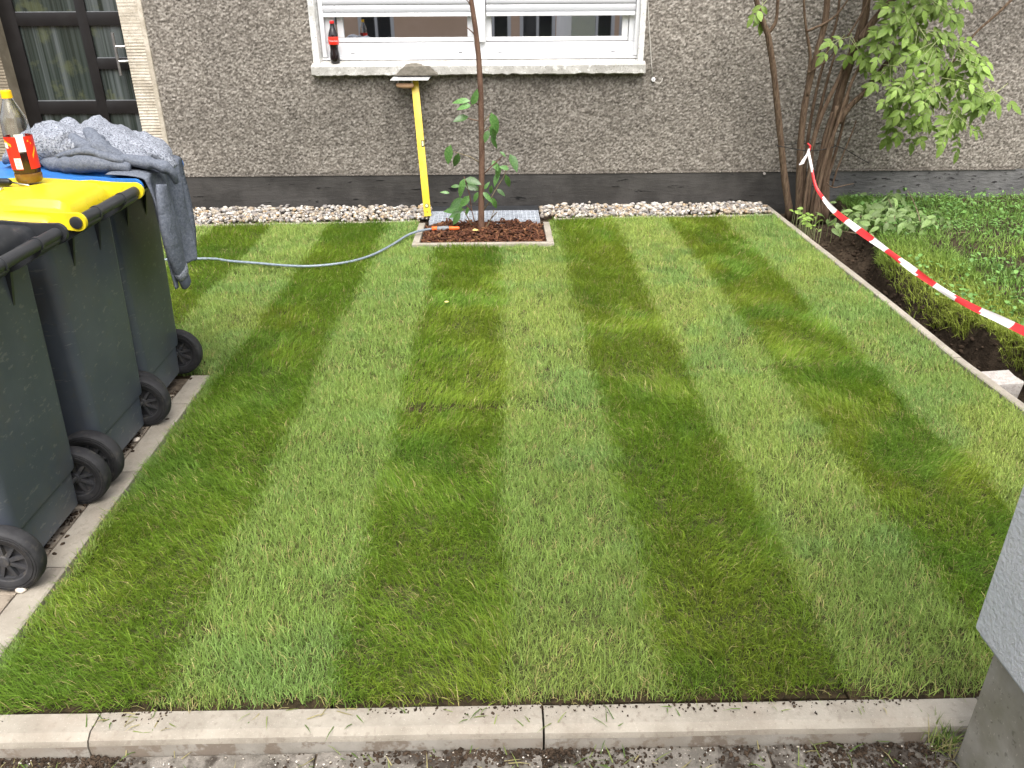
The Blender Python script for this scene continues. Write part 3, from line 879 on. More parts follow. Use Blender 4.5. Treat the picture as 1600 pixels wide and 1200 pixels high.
# ------------------------------------------------------------------ paving under the bins
pav = MB().box((-3.4, 1.294, -.2), (LX0 - .088, 3.06, -.012)).build('bin_paving', M['joint'])
tag(pav, 'paved stand of small concrete blocks under the bins', 'paving', kind='structure')
pm = MB().box((-.098, -.0485, -.05), (.098, .0485, 0), bev=.003).mesh('paver', M['paver'], smooth=40)
for r_ in range(14):
    xc = LX0 - .091 - .05 - r_ * .1
    off = .1 if r_ % 2 else 0
    for c_ in range(10):
        yc = 1.394 + off + c_ * .2
        if yc > 2.99: continue
        o = bpy.data.objects.new('paver', pm)
        o.location = (xc + random.uniform(-.0006, .0006), yc, random.uniform(-.0022, .0012))
        o.rotation_euler = (random.uniform(-.006, .006), random.uniform(-.006, .006), math.pi / 2 + random.uniform(-.006, .006))
        link(o, pav)
pth = MB().box((-3.4, MID - .015, -.048), (-2.42, 5.5, -.004)).build('path', M['pavement'])
tag(pth, 'grey path to the house door behind the bins', 'path', kind='structure')

# ------------------------------------------------------------------ stones helper
def rock_cloud(n, pos, size, flat, cols, seed, sub=1, rough=.25):
    bm = bmesh.new(); bmesh.ops.create_icosphere(bm, subdivisions=sub, radius=1)
    bv = np.array([v.co[:] for v in bm.verts]); bf = np.array([[v.index for v in f.verts] for f in bm.faces]); bm.free()
    r_ = np.random.default_rng(seed)
    nv = len(bv)
    V = np.empty((n, nv, 3))
    a = r_.uniform(0, 2 * np.pi, n)
    ca, sa = np.cos(a), np.sin(a)
    sc = np.stack([size * r_.uniform(.8, 1.35, n), size * r_.uniform(.7, 1.0, n), size * flat * r_.uniform(.75, 1.2, n)], -1)
    noise = 1 + rough * (r_.random((n, nv)) - .5)
    L_ = bv[None] * noise[..., None] * sc[:, None, :]
    tl = r_.normal(0, .35, n); ct, st_ = np.cos(tl), np.sin(tl)
    y2 = L_[..., 1] * ct[:, None] - L_[..., 2] * st_[:, None]; z2 = L_[..., 1] * st_[:, None] + L_[..., 2] * ct[:, None]
    V[..., 0] = L_[..., 0] * ca[:, None] - y2 * sa[:, None] + pos[:, 0:1]
    V[..., 1] = L_[..., 0] * sa[:, None] + y2 * ca[:, None] + pos[:, 1:2]
    V[..., 2] = z2 + pos[:, 2:3]
    T = (np.arange(n) * nv)[:, None, None] + bf[None]
    C = np.repeat(cols[:, None, :], nv, 1)
    return V.reshape(-1, 3), T.reshape(-1, 3), C.reshape(-1, 3)

# pebbles
PEB = np.array([(.56, .525, .455), (.66, .64, .59), (.40, .36, .30), (.32, .26, .19), (.20, .19, .18), (.47, .415, .32), (.28, .265, .25), (.62, .595, .53), (.43, .425, .415), (.42, .30, .17), (.24, .235, .235)])
def pebble_bed(name, label, xa, xb, n, seed):
    r_ = np.random.default_rng(seed)
    base = MB().add([(xa, float(back_y(xa)) + .03, -.10), (xb, float(back_y(xb)) + .03, -.10), (xb, WALL_Y + .0, -.10), (xa, WALL_Y + .0, -.10),
                     (xa, float(back_y(xa)) + .03, -.028), (xb, float(back_y(xb)) + .03, -.028), (xb, WALL_Y - .016, -.02), (xa, WALL_Y - .016, -.02)],
                    [(0, 1, 2, 3), (4, 5, 6, 7), (0, 1, 5, 4), (1, 2, 6, 5), (2, 3, 7, 6), (3, 0, 4, 7)])
    x = r_.uniform(xa + .01, xb - .01, n); f = r_.random(n)
    y0 = np.array(back_y(x)) + .048
    y = y0 + (WALL_Y - .03 - y0) * f
    sz = r_.uniform(.0095, .0205, n) * (1 + .35 * (r_.random(n) < .15))
    lay = (np.arange(n) / n)
    z = -.012 + lay * .028 + .012 * f + r_.normal(0, .003, n) + .014 * (vn(x * 5, y * 5, seed) - .5)
    cols = PEB[r_.integers(0, len(PEB), n)] * r_.uniform(.58, .98, n)[:, None]
    V, T, C = rock_cloud(n, np.stack([x, y, z], -1), sz, .72, cols, seed)
    o = bpy.data.objects.new(name, np_mesh(name, V, None, T, mats=M['pebble'], col=C, smooth=True)); link(o)
    tag(o, label, 'pebbles', kind='stuff')
    base.build('pebble_soil', M['soil'], o)
GX0, GX1 = P(672, 345, z=0).x, P(843, 345, z=0).x
pebble_bed('pebbles', 'cream and brown pebbles along the plinth left of the grate', -3.3, GX0 - .012, 2100, 5)
pebble_bed('pebbles', 'cream and brown pebbles along the plinth right of the grate', GX1 + .012, LX1 - .0, 1500, 6)

# ------------------------------------------------------------------ tree bed, mulch, grate
bed = empty('tree_bed', (PX0, PY0, 0))
tag(bed, 'concrete edged rectangular bed around the young tree', 'tree bed')
w_ = .045
BY1 = P(760, 351, z=.0).y
for lo, hi in (((PX0, PY0, -.15), (PX1, PY0 + w_, .012)), ((PX0, PY0 + w_ + .002, -.15), (PX0 + w_, BY1 + .02, .012)), ((PX1 - w_, PY0 + w_ + .002, -.15), (PX1, BY1 + .02, .012))):
    MB().box(lo, hi, bev=.005).build('edging_stone', M['concrete'], bed, smooth=30)
MB().box((PX0 + w_, PY0 + w_, -.12), (PX1 - w_, BY1, -.02)).build('bed_soil', M['soil'], bed)
n = 2600
r_ = np.random.default_rng(12)
mx = r_.uniform(PX0 + w_ + .012, PX1 - w_ - .012, n); my = r_.uniform(PY0 + w_ + .012, BY1 - .006, n)
hh = np.minimum.reduce([mx - PX0 - w_, PX1 - w_ - mx, my - PY0 - w_])
mz = -.012 + .045 * np.clip(hh / .12, 0, 1) * r_.random(n) + .012 * (vn(mx * 14, my * 14, 3) - .4)
an = r_.uniform(0, np.pi, n); tl = r_.normal(0, .45, n); tw = r_.normal(0, .5, n)
ln = r_.uniform(.010, .034, n); wd = r_.uniform(.003, .010, n); th = r_.uniform(.0015, .004, n)
V = np.empty((n, 8, 3))
for i_, (sx, sy, sz) in enumerate([(a, b_, c) for a in (-1, 1) for b_ in (-1, 1) for c in (-1, 1)]):
    lx = sx * ln * (1 if sy > 0 else .8); ly = sy * wd; lz = sz * th
    x1 = lx * np.cos(tl) - lz * np.sin(tl); z1 = lx * np.sin(tl) + lz * np.cos(tl)
    y2 = ly * np.cos(tw) - z1 * np.sin(tw) * .4; z2 = ly * np.sin(tw) * .5 + z1
    V[:, i_, 0] = mx + x1 * np.cos(an) - y2 * np.sin(an); V[:, i_, 1] = my + x1 * np.sin(an) + y2 * np.cos(an); V[:, i_, 2] = mz + z2
V[..., 0] = np.clip(V[..., 0], PX0 + w_ + .002, PX1 - w_ - .002); V[..., 1] = np.maximum(V[..., 1], PY0 + w_ + .002)
fc = np.array([(0, 1, 3, 2), (4, 6, 7, 5), (0, 4, 5, 1), (2, 3, 7, 6), (0, 2, 6, 4), (1, 5, 7, 3)])
MC = np.array([(.085, .034, .018), (.12, .050, .025), (.055, .024, .014), (.16, .075, .036), (.030, .015, .010), (.23, .115, .055)])
mc = MC[r_.choice(6, n, p=[.27, .25, .2, .13, .1, .05])] * r_.uniform(.75, 1.25, n)[:, None]
o = bpy.data.objects.new('bark_mulch', np_mesh('bark_mulch', V.reshape(-1, 3), ((np.arange(n) * 8)[:, None, None] + fc[None]).reshape(-1, 4), None, mats=M['mulch'], col=np.repeat(mc[:, None], 8, 1).reshape(-1, 3)))
link(o); tag(o, 'reddish brown bark mulch filling the tree bed', 'mulch', kind='stuff')

gy0, gy1 = BY1 + .022, P(760, 329.5, z=.02).y
gy1 = min(gy1, WALL_Y - .05)
gr = empty('light_well_grate', (GX0, gy0, 0))
tag(gr, 'galvanised steel grating over the light well behind the tree', 'grate')
b = MB()
zt = .022
b.box((GX0, gy0, zt - .03), (GX1, gy0 + .004, zt)); b.box((GX0, gy1 - .004, zt - .03), (GX1, gy1, zt))
b.box((GX0, gy0 + .005, zt - .03), (GX0 + .004, gy1 - .005, zt)); b.box((GX1 - .004, gy0 + .005, zt - .03), (GX1, gy1 - .005, zt))
b.build('frame', M['galv'], gr)
b = MB()
nb = 26
for i in range(1, nb):
    x = GX0 + (GX1 - GX0) * i / nb
    b.box((x - .0032, gy0 + .0045, zt - .020), (x + .0032, gy1 - .0045, zt - .001))
tag(b.build('bearing_bars', M['galv'], gr), kind='stuff')
for i in range(1, 6):
    y = gy0 + (gy1 - gy0) * i / 6
    MB().box((GX0 + .0045, y - .005, zt - .018), (GX1 - .0045, y + .005, zt + .0005)).build('cross_bar', M['galv'], gr)
MB().box((GX0 - .01, gy0 - .002, -.2), (GX1 + .01, WALL_Y - .016, -.02)).build('well_floor', M['joint'], gr)
MB().box((GX0 - .005, gy1 + .002, -.03), (GX1 + .005, WALL_Y - .016, .012), bev=.003).build('well_rim', M['bin_dark'], gr, smooth=40)

# ------------------------------------------------------------------ leaves
def leaf_mesh(name, mat_, L_=1.0, W_=.45, curl=.25, fold=.18, n=4, tip=1.0):
    vs, fs = [], []
    for i in range(n + 1):
        t = i / n
        w2 = W_ / 2 * (math.sin(math.pi * min(1, t ** .8 * .98 + .01)) ** .85) if i not in (0, n) else .0
        y = L_ * t; z = -curl * L_ * t * t
        if i in (0, n): vs.append((0, y, z))
        else: vs += [(-w2, y, z + fold * w2), (0, y, z), (w2, y, z + fold * w2)]
    idx = lambda i: 0 if i == 0 else 1 + (i - 1) * 3
    fs += [(0, 2, 1), (0, 3, 2)]
    for i in range(1, n - 1):
        a, b_ = idx(i), idx(i + 1)
        fs += [(a, a + 1, b_ + 1, b_), (a + 1, a + 2, b_ + 2, b_ + 1)]
    a = idx(n - 1); e = len(vs) - 1
    fs += [(a, a + 1, e), (a + 1, a + 2, e)]
    me = bpy.data.meshes.new(name); me.from_pydata(vs, [], fs); me.materials.append(mat_)
    me.polygons.foreach_set('use_smooth', [True] * len(me.polygons))
    return me

def orient(d, nrm):
    d = Vector(d).normalized(); nrm = Vector(nrm)
    x = d.cross(nrm)
    if x.length < 1e-4: x = d.cross(Vector((.3, .2, .9)))
    x.normalize(); z = x.cross(d)
    return Matrix((x, d, z)).transposed()

def put_leaf(me, base, d, nrm, L_, parent, name='leaf'):
    o = bpy.data.objects.new(name, me)
    mw = orient(d, nrm).to_4x4() @ Matrix.Diagonal((L_, L_, L_, 1))
    mw.translation = Vector(base) - (wloc(parent) if parent is not None else Vector())
    o.matrix_basis = mw
    return link(o, parent)

# ------------------------------------------------------------------ young tree in the bed
TY = (PY0 + BY1) / 2 + .06
def T_(px, py, dy=0): return P(px, py, y=TY + dy)
base = T_(752, 362); base.z = 0
sap = empty('young_tree', base)
tag(sap, 'young tree with slim brown stem and sparse leaves in mulch bed', 'tree')
b = MB()
st_px = [(751, 366, 7), (752, 356, 6.2), (752, 330, 5.6), (752.5, 290, 5.2), (753, 240, 5), (752, 190, 5), (751, 140, 4.8), (748, 90, 4.5), (743, 45, 4.2), (737, 5, 3.8), (731, -40, 3.5), (726, -90, 3.2)]
b.tube([T_(x, y) for x, y, r_ in st_px], [r_ * mpp(TY) * .78 for x, y, r_ in st_px], n=10)
b.build('trunk', M['stem'], sap, smooth=True)
shoots = [[(745, 364), (741, 345), (737, 328), (734, 305), (728, 285), (725, 276)], [(737, 352), (730, 338), (723, 326)], [(738, 330), (731, 323), (726, 318)],
          [(752, 364), (762, 352), (768, 340), (772, 328)], [(768, 341), (773, 335), (777, 331)], [(753, 332), (764, 316), (774, 297), (786, 278), (795, 258)],
          [(754, 192), (760, 185), (766, 178)], [(756, 205), (763, 200), (769, 193)], [(757, 271), (768, 260), (783, 246), (790, 240)], [(751, 165), (740, 160), (735, 166)], [(751, 255), (735, 245), (712, 238), (705, 236)],
          [(745, 60), (738, 50), (728, 42)], [(740, 20), (732, 3), (724, -6)], [(752, 190), (735, 186), (729, 184)]]
for s in shoots:
    dy = random.uniform(-.05, .04)
    MB().tube([T_(x, y, dy * i / len(s)) for i, (x, y) in enumerate(s)], [(.0042 * (1 - .55 * i / len(s))) for i in range(len(s))], n=6).build('side_shoot', M['twig'] if random.random() < .5 else M['stem'], sap, smooth=True)
slm = [leaf_mesh('leaf', M['sap_leaf'], 1, .42, .3, .25), leaf_mesh('leaf', M['sap_leaf'], 1, .48, .15, .3), leaf_mesh('leaf', M['sap_leaf'], 1, .36, .5, .2)]
# (centre px, length px, direction in the picture in degrees: 0 right, 90 down)
SL = [(721, 156, 20, 188), (725, 166, 20, 175), (742, 152, 19, 295), (720, 185, 19, 170), (773, 192, 23, 70), (776, 203, 26, 80), (770, 207, 22, 85), (760, 213, 16, 110), (771, 221, 16, 75),
      (701, 242, 24, 105), (713, 251, 20, 110), (774, 259, 15, 60), (778, 268, 18, 95), (775, 279, 19, 120), (803, 254, 25, 62), (794, 284, 19, 70), (720, 293, 24, 115), (739, 283, 22, 10), (738, 292, 22, 5),
      (711, 291, 12, 180), (762, 307, 16, 40), (767, 297, 14, 100), (743, 308, 14, 120), (773, 318, 18, 65), (713, 318, 24, 150), (726, 315, 19, 130), (709, 327, 26, 182), (711, 335, 17, 165), (713, 342, 19, 125),
      (788, 262, 12, 200), (783, 300, 13, 30), (730, 330, 12, 100), (696, 300, 12, 200), (760, 290, 12, 300), (786, 240, 9, 30)]
for x, y, l, a in SL:
    a = R(a); dy = random.uniform(-.07, .03)
    c = Vector(T_(x, y, dy)); s = mpp(TY)
    d = (cr * math.cos(a) - Vector((0, 0, 1)) * math.sin(a) + Vector((0, random.uniform(-.5, .1), 0)))
    d.normalize()
    L_ = l * s * random.uniform(1.05, 1.25)
    nrm = Vector((random.uniform(-.5, .5), -.75, random.uniform(.3, .9)))
    put_leaf(random.choice(slm), c - d * L_ / 2, d, nrm, L_, sap)

# small fallen leaves
for (x, y, z, lab, nm) in ((738, 360, .045, 'small yellow leaf lying on the bark mulch', 'fallen_leaf'), (694, 472, .03, 'tiny pale leaf lying on dark turf below the tree bed', 'fallen_leaf')):
    p = P(x, y, z=z)
    o = put_leaf(leaf_mesh('fallen_leaf', M['yellow_leaf'], 1, .5, .1, .3), p, (1, .3, .05), (0, -.4, 1), .045 if x > 700 else .026, None, nm)
    tag(o, lab, 'leaf')

# ------------------------------------------------------------------ hose
hose = empty('garden_hose', P(480, 416, z=0))
tag(hose, 'clear grey garden hose curving across the grass to the tree bed', 'hose')
hp = [(150, 420), (220, 408), (322, 404), (360, 408), (400, 411), (440, 414.5), (480, 416), (520, 413), (555, 407), (585, 397), (612, 383), (636, 368), (655, 361), (675, 357.5)]
pts = []
for i, (x, y) in enumerate(hp):
    z = .024 if i < 11 else (.030 if i < 12 else .038)
    pts.append(P(x, y, z=z))
def smooth_path(pts, k=6):
    out = []
    n = len(pts)
    for i in range(n - 1):
        p0, p1, p2, p3 = pts[max(i - 1, 0)], pts[i], pts[i + 1], pts[min(i + 2, n - 1)]
        for j in range(k):
            t = j / k
            out.append(.5 * ((2 * p1) + (p2 - p0) * t + (2 * p0 - 5 * p1 + 4 * p2 - p3) * t * t + (3 * p1 - p0 - 3 * p2 + p3) * t ** 3))
    out.append(pts[-1]); return out
sp = smooth_path(pts)
MB().tube(sp, .0078, n=10).build('hose_line', M['hose'], hose, smooth=True)
e0 = sp[-1]; ed_ = Vector((1, -.03, .02)).normalized()
def coup(a, b_, ra, rb, m_):
    MB().tube([e0 + ed_ * a, e0 + ed_ * (a + (b_ - a) * .15), e0 + ed_ * (b_ - (b_ - a) * .15), e0 + ed_ * b_], [ra * .85, ra, rb, rb * .85], n=14).build('coupling', m_, hose, smooth=40)
coup(0, .035, .015, .017, M['orange']); coup(.036, .115, .016, .018, M['grey_plastic']); coup(.117, .185, .015, .013, M['orange'])

# ------------------------------------------------------------------ spirit level and trowel under the sill
lb = P(668.5, 338, z=.018)
lt_z = SILL_B - .03
lt = P(647.5, 121, y=WALL_Y - .06)
lev = empty('spirit_level', lb)
tag(lev, 'long yellow spirit level leaning against the wall under the sill', 'spirit level')
d = (lt - lb); ln = d.length; d.normalize()
xw = Vector((1, 0, 0)); xw = (xw - d * xw.dot(d)).normalized(); yn = xw.cross(d)   # yn points towards wall or camera
if yn.y > 0: yn = -yn
def lbox(u0, u1, v0, v1, t0, t1, bev=.0):
    b = MB().box((u0, v0, t0), (u1, v1, t1), bev=bev)
    b.v = [tuple(lb + xw * v[0] + yn * v[1] + d * v[2]) for v in b.v]
    return b
hw = .0255
lbox(-hw, hw, -.011, .011, .0, ln, .002).build('level_body', M['level_yellow'], lev, smooth=30)
lbox(-hw, hw, -.0108, .0108, -.006, -.0005).build('end_cap', M['black_plastic'], lev)
for tz, rr in ((.075, .015),):
    c = lb + d * tz + yn * .0112
    b = MB()
    for r1, m_ in ((rr, 'black_plastic'),):
        b.tube([c, c + yn * .0015], r1, n=20)
    b.build('vial_ring', M['black_plastic'], lev)
    MB().tube([c + yn * .0016, c + yn * .003], rr * .72, n=20).build('vial', M['vial'], lev)
c = lb + d * .03 + yn * .0112
MB().tube([c, c + yn * .001], .004, n=12).build('hanging_hole', M['black_plastic'], lev)
lbox(.004, hw - .001, .0112, .0125, ln * .505, ln * .505 + .045).build('vial_window', M['black_plastic'], lev)
lbox(.008, hw - .005, .0126, .0135, ln * .505 + .006, ln * .505 + .039).build('vial', M['vial'], lev)

tw0, tw1 = P(611, 120, y=WALL_Y - .12).x, P(671, 119, y=WALL_Y - .12).x
tr = empty('plastering_trowel', ((tw0 + tw1) / 2, WALL_Y - .1, SILL_B - .01))
tag(tr, 'steel smoothing trowel with wooden handle propped under the sill', 'trowel')
zt_ = SILL_B - .004
b = MB()
b.add([(tw0 + .012, WALL_Y - .034, zt_), (tw1 + .008, WALL_Y - .034, zt_), (tw1 - .008, WALL_Y - .155, zt_ - .018), (tw0 - .004, WALL_Y - .155, zt_ - .018),
       (tw0 + .012, WALL_Y - .034, zt_ - .003), (tw1 + .008, WALL_Y - .034, zt_ - .003), (tw1 - .008, WALL_Y - .155, zt_ - .021), (tw0 - .004, WALL_Y - .155, zt_ - .021)],
      [(0, 1, 2, 3), (7, 6, 5, 4), (0, 4, 5, 1), (1, 5, 6, 2), (2, 6, 7, 3), (3, 7, 4, 0)])
b.build('blade', M['label_white'] if False else mat('trowel_steel', (.66, .66, .65), (.56, .56, .55), scale=30, rough=.5, spec=.5, metal=.4), tr)
hc = P(634, 134, y=WALL_Y - .115)
b = MB()
for i, t in enumerate(np.linspace(-1, 1, 2)): pass
hpts = [hc + Vector((dx_, 0, dz_)) for dx_, dz_ in ((-.064, .010), (-.055, .004), (-.02, 0), (.02, .0), (.045, .002), (.056, .006))]
b.tube(hpts, [.010, .0155, .018, .0175, .017, .012], n=14)
b.build('handle', M['wood'], tr, smooth=50)
b = MB()
for dx_ in (-.052, .045):
    b.tube([hc + Vector((dx_, 0, .006)), Vector((hc.x + dx_, hc.y + .01, zt_ - .014))], .004, n=8)
b.build('tang', M['steel'], tr, smooth=True)

# ------------------------------------------------------------------ bottle on the window ledge
cbz = ZB + .001
cp = P(524, 88, y=WY - .012)
cpb = Vector((cp.x - .006, WY - .036 - .008, wz(91.5) + .001))
lz = wz(92) + (ZB - .001 - wz(92))
cpb = Vector((P(525, 88, y=WY - .03).x, WALL_Y - .012, 0))
tS = (cpb.y - (WY + .02)) / (sec[1][0] - (WY + .02)); cpb.z = sec[0][1] + (sec[1][1] - sec[0][1]) * tS + .001
cola = empty('cola_bottle', cpb)
tag(cola, 'small cola bottle with red cap and label on window sill', 'bottle')
H = (P(521, 33, y=cpb.y).z - cpb.z)
prof = [(0, 0), (.024, .0), (.031, .006), (.033, .03), (.032, .06), (.027, .085), (.028, .105), (.033, .13), (.034, .165), (.030, .19), (.020, .215), (.013, .235), (.0125, .25)]
k = H / .265
b = MB().lathe([(r_ * k, h * k) for r_, h in prof], c=cpb, n=20); b.build('bottle_body', M['dark_bottle'], cola, smooth=True)
MB().lathe([(.0345 * k, .118 * k), (.0353 * k, .12 * k), (.0355 * k, .165 * k), (.0345 * k, .168 * k)], c=cpb, n=20).build('label', M['label_red'], cola, smooth=True)
MB().lathe([(.0165 * k, .222 * k), (.0145 * k, .238 * k), (.0138 * k, .2495 * k)], c=cpb, n=20).build('clear_neck', M['pet'], cola, smooth=True)
MB().lathe([(0, .25 * k), (.0155 * k, .25 * k), (.0160 * k, .264 * k), (.013 * k, .267 * k), (0, .267 * k)], c=cpb, n=20).build('cap', M['cap_red'], cola, smooth=40)
def wrap_text(txt, c, r_, a_mid, z0, height, m_, parent, name='label_print'):
    cu_ = bpy.data.curves.new('txt', 'FONT'); cu_.body = txt; cu_.size = 1; cu_.resolution_u = 2
    to = bpy.data.objects.new('txt', cu_); COL.objects.link(to)
    bpy.context.view_layer.update()
    me = bpy.data.meshes.new_from_object(to.evaluated_get(bpy.context.evaluated_depsgraph_get()))
    bpy.data.objects.remove(to)
    co = np.array([v.co[:] for v in me.vertices])
    wd_ = co[:, 0].max() - co[:, 0].min(); s = height / .75
    a = a_mid + (co[:, 0] - co[:, 0].min() - wd_ / 2) * s / r_
    v = np.stack([r_ * np.cos(a) + c[0], r_ * np.sin(a) + c[1], z0 + co[:, 1] * s + c[2]], -1) - np.array(wloc(parent))
    for i, vv in enumerate(me.vertices): vv.co = v[i]
    me.materials.append(m_)
    o = bpy.data.objects.new(name, me); return link(o, parent)
ca = math.atan2(-cpb.y, -cpb.x)
wrap_text('Coca-Cola', cpb, .0362 * k, ca, .138 * k, .011 * k, M['label_white'], cola)

# ------------------------------------------------------------------ wheelie bins
def rrect(x0, x1, hw_, z, r_=.03, n=4):
    pts = []
    for cx, cy, a0 in ((x1 - r_, hw_ - r_, 0), (x0 + r_, hw_ - r_, 90), (x0 + r_, -hw_ + r_, 180), (x1 - r_, -hw_ + r_, 270)):
        for i in range(n + 1):
            a = R(a0 + 90 * i / n)
            pts.append(Vector((cx + r_ * math.cos(a), cy + r_ * math.sin(a), z)))
    return pts
HZ, HX = .884, .142
def make_bin():
    root = empty('wheelie_bin')
    b = MB()
    b.loft([rrect(-.41, -.020, .158, .012, .03), rrect(-.415, .012, .166, .035, .035), rrect(-.42, .016, .170, .135, .035), rrect(-.42, .016, .170, .150, .035), rrect(-.425, .022, .184, .156, .035), rrect(-.426, .024, .185, .17, .035),
            rrect(-.445, .032, .198, .45, .035), rrect(-.465, .040, .214, .80, .035), rrect(-.466, .042, .215, .835, .035)], cap=(True, False))
    b.build('body', M['bin'], root, smooth=35)
    b = MB()
    b.loft([rrect(-.468, .044, .217, .822, .035), rrect(-.484, .060, .232, .828, .04), rrect(-.488, .066, .236, .852, .04), rrect(-.488, .068, .237, .880, .04), rrect(-.476, .052, .225, .884, .04), rrect(-.462, .038, .212, .84, .035)], cap=(False, False))
    b.build('rim_collar', M['bin_dark'], root, smooth=35)
    # handle bar with collars, brackets and ribs
    MB().tube([(HX, -.186, HZ), (HX, .186, HZ)], .0165, n=16).build('handle_bar', M['bin_dark'], root, smooth=40)
    for y in (-.085, .085):
        MB().tube([(HX, y - .005, HZ), (HX, y + .005, HZ)], .0195, n=16).build('handle_collar', M['bin_dark'], root, smooth=40)
    for y0, y1 in ((-.18, -.075), (.075, .18)):
        b = MB()
        ring = lambda x, z0, z1: [Vector((x, y0, z0)), Vector((x, y1, z0)), Vector((x, y1, z1)), Vector((x, y0, z1))]
        b.loft([ring(.03, .80, .872), ring(.085, .822, .878), ring(HX, HZ - .030, HZ + .004), ring(HX + .012, HZ - .018, HZ - .004)])
        b.build('handle_bracket', M['bin_dark'], root, smooth=30)
    for y in (-.085, .085):
        b = MB()
        b.add([(.030, y - .006, .82), (.030, y + .006, .82), (.058, y + .006, .82), (.058, y - .006, .82), (.017, y - .004, .655), (.017, y + .004, .655), (.026, y + .004, .655), (.026, y - .004, .655)],
              [(0, 1, 2, 3), (4, 7, 6, 5), (0, 4, 5, 1), (1, 5, 6, 2), (2, 6, 7, 3), (3, 7, 4, 0)])
        b.build('rib', M['bin_dark'], root)
    MB().tube([(-.004, -.20, .1), (-.004, .20, .1)], .008, n=10).build('axle', M['steel'], root, smooth=40)
    for s in (-1, 1):
        wh = empty('wheel', (-.004, s * .204, .1)); wh.parent = root
        prof = [(.062, -.018), (.068, -.023), (.080, -.0245), (.081, -.0225), (.0835, -.0225), (.0845, -.0245), (.088, -.024), (.0885, -.022), (.091, -.0215), (.092, -.023), (.097, -.019), (.1, -.011), (.1, .011),
                (.097, .019), (.092, .023), (.091, .0215), (.0885, .022), (.088, .024), (.0845, .0245), (.0835, .0225), (.081, .0225), (.080, .0245), (.068, .023), (.062, .018)]
        me = MB().lathe(prof, n=40, axis='y').mesh('tyre', M['tyre'], smooth=40)
        o = bpy.data.objects.new('tyre', me); link(o, wh)
        b = MB()
        b.lathe([(.0615, -.019), (.066, -.021), (.066, -.012), (.058, -.012), (.058, .012), (.066, .012), (.066, .021), (.0615, .019)], n=40, axis='y')
        b.lathe([(0, -.020), (.016, -.019), (.019, -.012), (.019, .012), (.016, .019), (0, .020)], n=20, axis='y')
        b.lathe([(.012, -.002), (.06, -.002), (.06, .002), (.012, .002)], n=30, axis='y')
        for k_ in range(9):
            a = 2 * math.pi * k_ / 9
            d_ = Vector((math.sin(a), 0, math.cos(a))); t_ = Vector((math.cos(a), 0, -math.sin(a)))
            q0, q1 = d_ * .017, d_ * .060
            vs = []
            for p_, w2, hh_ in ((q0, .006, .015), (q1, .0035, .012)):
                for sy in (-1, 1):
                    for sx in (-1, 1): vs.append(p_ + t_ * w2 * sx + Vector((0, hh_ * sy, 0)))
            b.add(vs, [(0, 1, 3, 2), (4, 6, 7, 5), (0, 4, 5, 1), (2, 3, 7, 6), (0, 2, 6, 4), (1, 5, 7, 3)])
        me = b.mesh('rim', M['rim'], smooth=30)
        o = bpy.data.objects.new('rim', me); link(o, wh)
    # lid: shallow dome with raised middle and two hinge ears
    xs = np.concatenate([np.linspace(-.505, -.46, 5), np.linspace(-.44, .06, 22), np.linspace(.070, .088, 3)])
    ys = np.concatenate([np.linspace(-.243, -.215, 5), np.linspace(-.20, .20, 25), np.linspace(.215, .243, 5)])
    def zf(X, Y):
        e = np.minimum.reduce([(X + .505) / .045, (.088 - X) / .030, (.243 - np.abs(Y)) / .030])
        e = np.clip(e, 0, 1); dome = np.sqrt(np.clip(1 - (1 - e) ** 2, 0, 1))
        mid_ = np.clip((.135 - np.abs(Y)) / .02, 0, 1); mid_ = mid_ * mid_ * (3 - 2 * mid_)
        rear = np.clip((X + .16) / .16, 0, 1)
        z = .877 + .036 * dome + .012 * (1 - ((X + .2) / .3) ** 2) + .012 * mid_ * rear * np.clip((.088 - X) / .03, 0, 1)
        z -= .010 * (1 - mid_) * rear
        return z
    v, q = grid_mesh(xs, ys, zf)
    nx_ = len(xs); nyy = len(ys)
    per = list(range(nx_)) + [nx_ - 1 + j * nx_ for j in range(1, nyy)] + [nx_ * nyy - 1 - i for i in range(1, nx_)] + [j * nx_ for j in range(nyy - 2, 0, -1)]
    pv_ = v[per].copy(); pv_[:, 2] -= .012
    nb0 = len(v); v = np.concatenate([v, pv_])
    sk = [(per[i], per[(i + 1) % len(per)], nb0 + (i + 1) % len(per), nb0 + i) for i in range(len(per))]
    b = MB().add([tuple(p) for p in v], [tuple(f) for f in q] + sk)
    lid = b.build('lid', M['lid_yellow'], root, smooth=32)
    for s in (-1, 1):
        y0, y1 = sorted((s * .1905, s * .2035))
        b = MB()
        out = []
        for a in np.linspace(-100, 100, 12): out.append((HX + .026 * math.cos(R(a)), HZ + .026 * math.sin(R(a))))
        out += [(.07, .912), (.0, .919), (-.06, .916), (-.06, .906), (.05, .880), (.08, .868)]
        b.loft([[Vector((x, y0, z)) for x, z in out], [Vector((x, y1, z)) for x, z in out]])
        b.build('hinge_arm', M['lid_yellow'], lid, smooth=40)
        b = MB().tube([(HX, s * .2036, HZ), (HX, s * .2036 + s * .006, HZ), (HX, s * .2036 + s * .007, HZ)], [.0175, .0175, .015], n=18)
        b.build('hinge_cap', M['bin_dark'], lid, smooth=40)
    return root
def children(o): return [c for c in bpy.data.objects if c.parent == o]
def copy_tree(o, parent=None):
    c = o.copy(); COL.objects.link(c)
    if parent is not None: c.parent = parent
    for ch in children(o): copy_tree(ch, c)
    return c
BX = -1.343
bin0 = make_bin()
bins = [bin0, copy_tree(bin0), copy_tree(bin0)]
specs = [(1.925, 'lid_dark', 'dark grey wheelie bin with dark lid nearest the camera', .5), (2.435, 'lid_yellow', 'dark wheelie bin with yellow lid in the middle of the row', -.6), (2.888, 'lid_blue', 'dark wheelie bin with blue lid at the far end of the row', .8)]
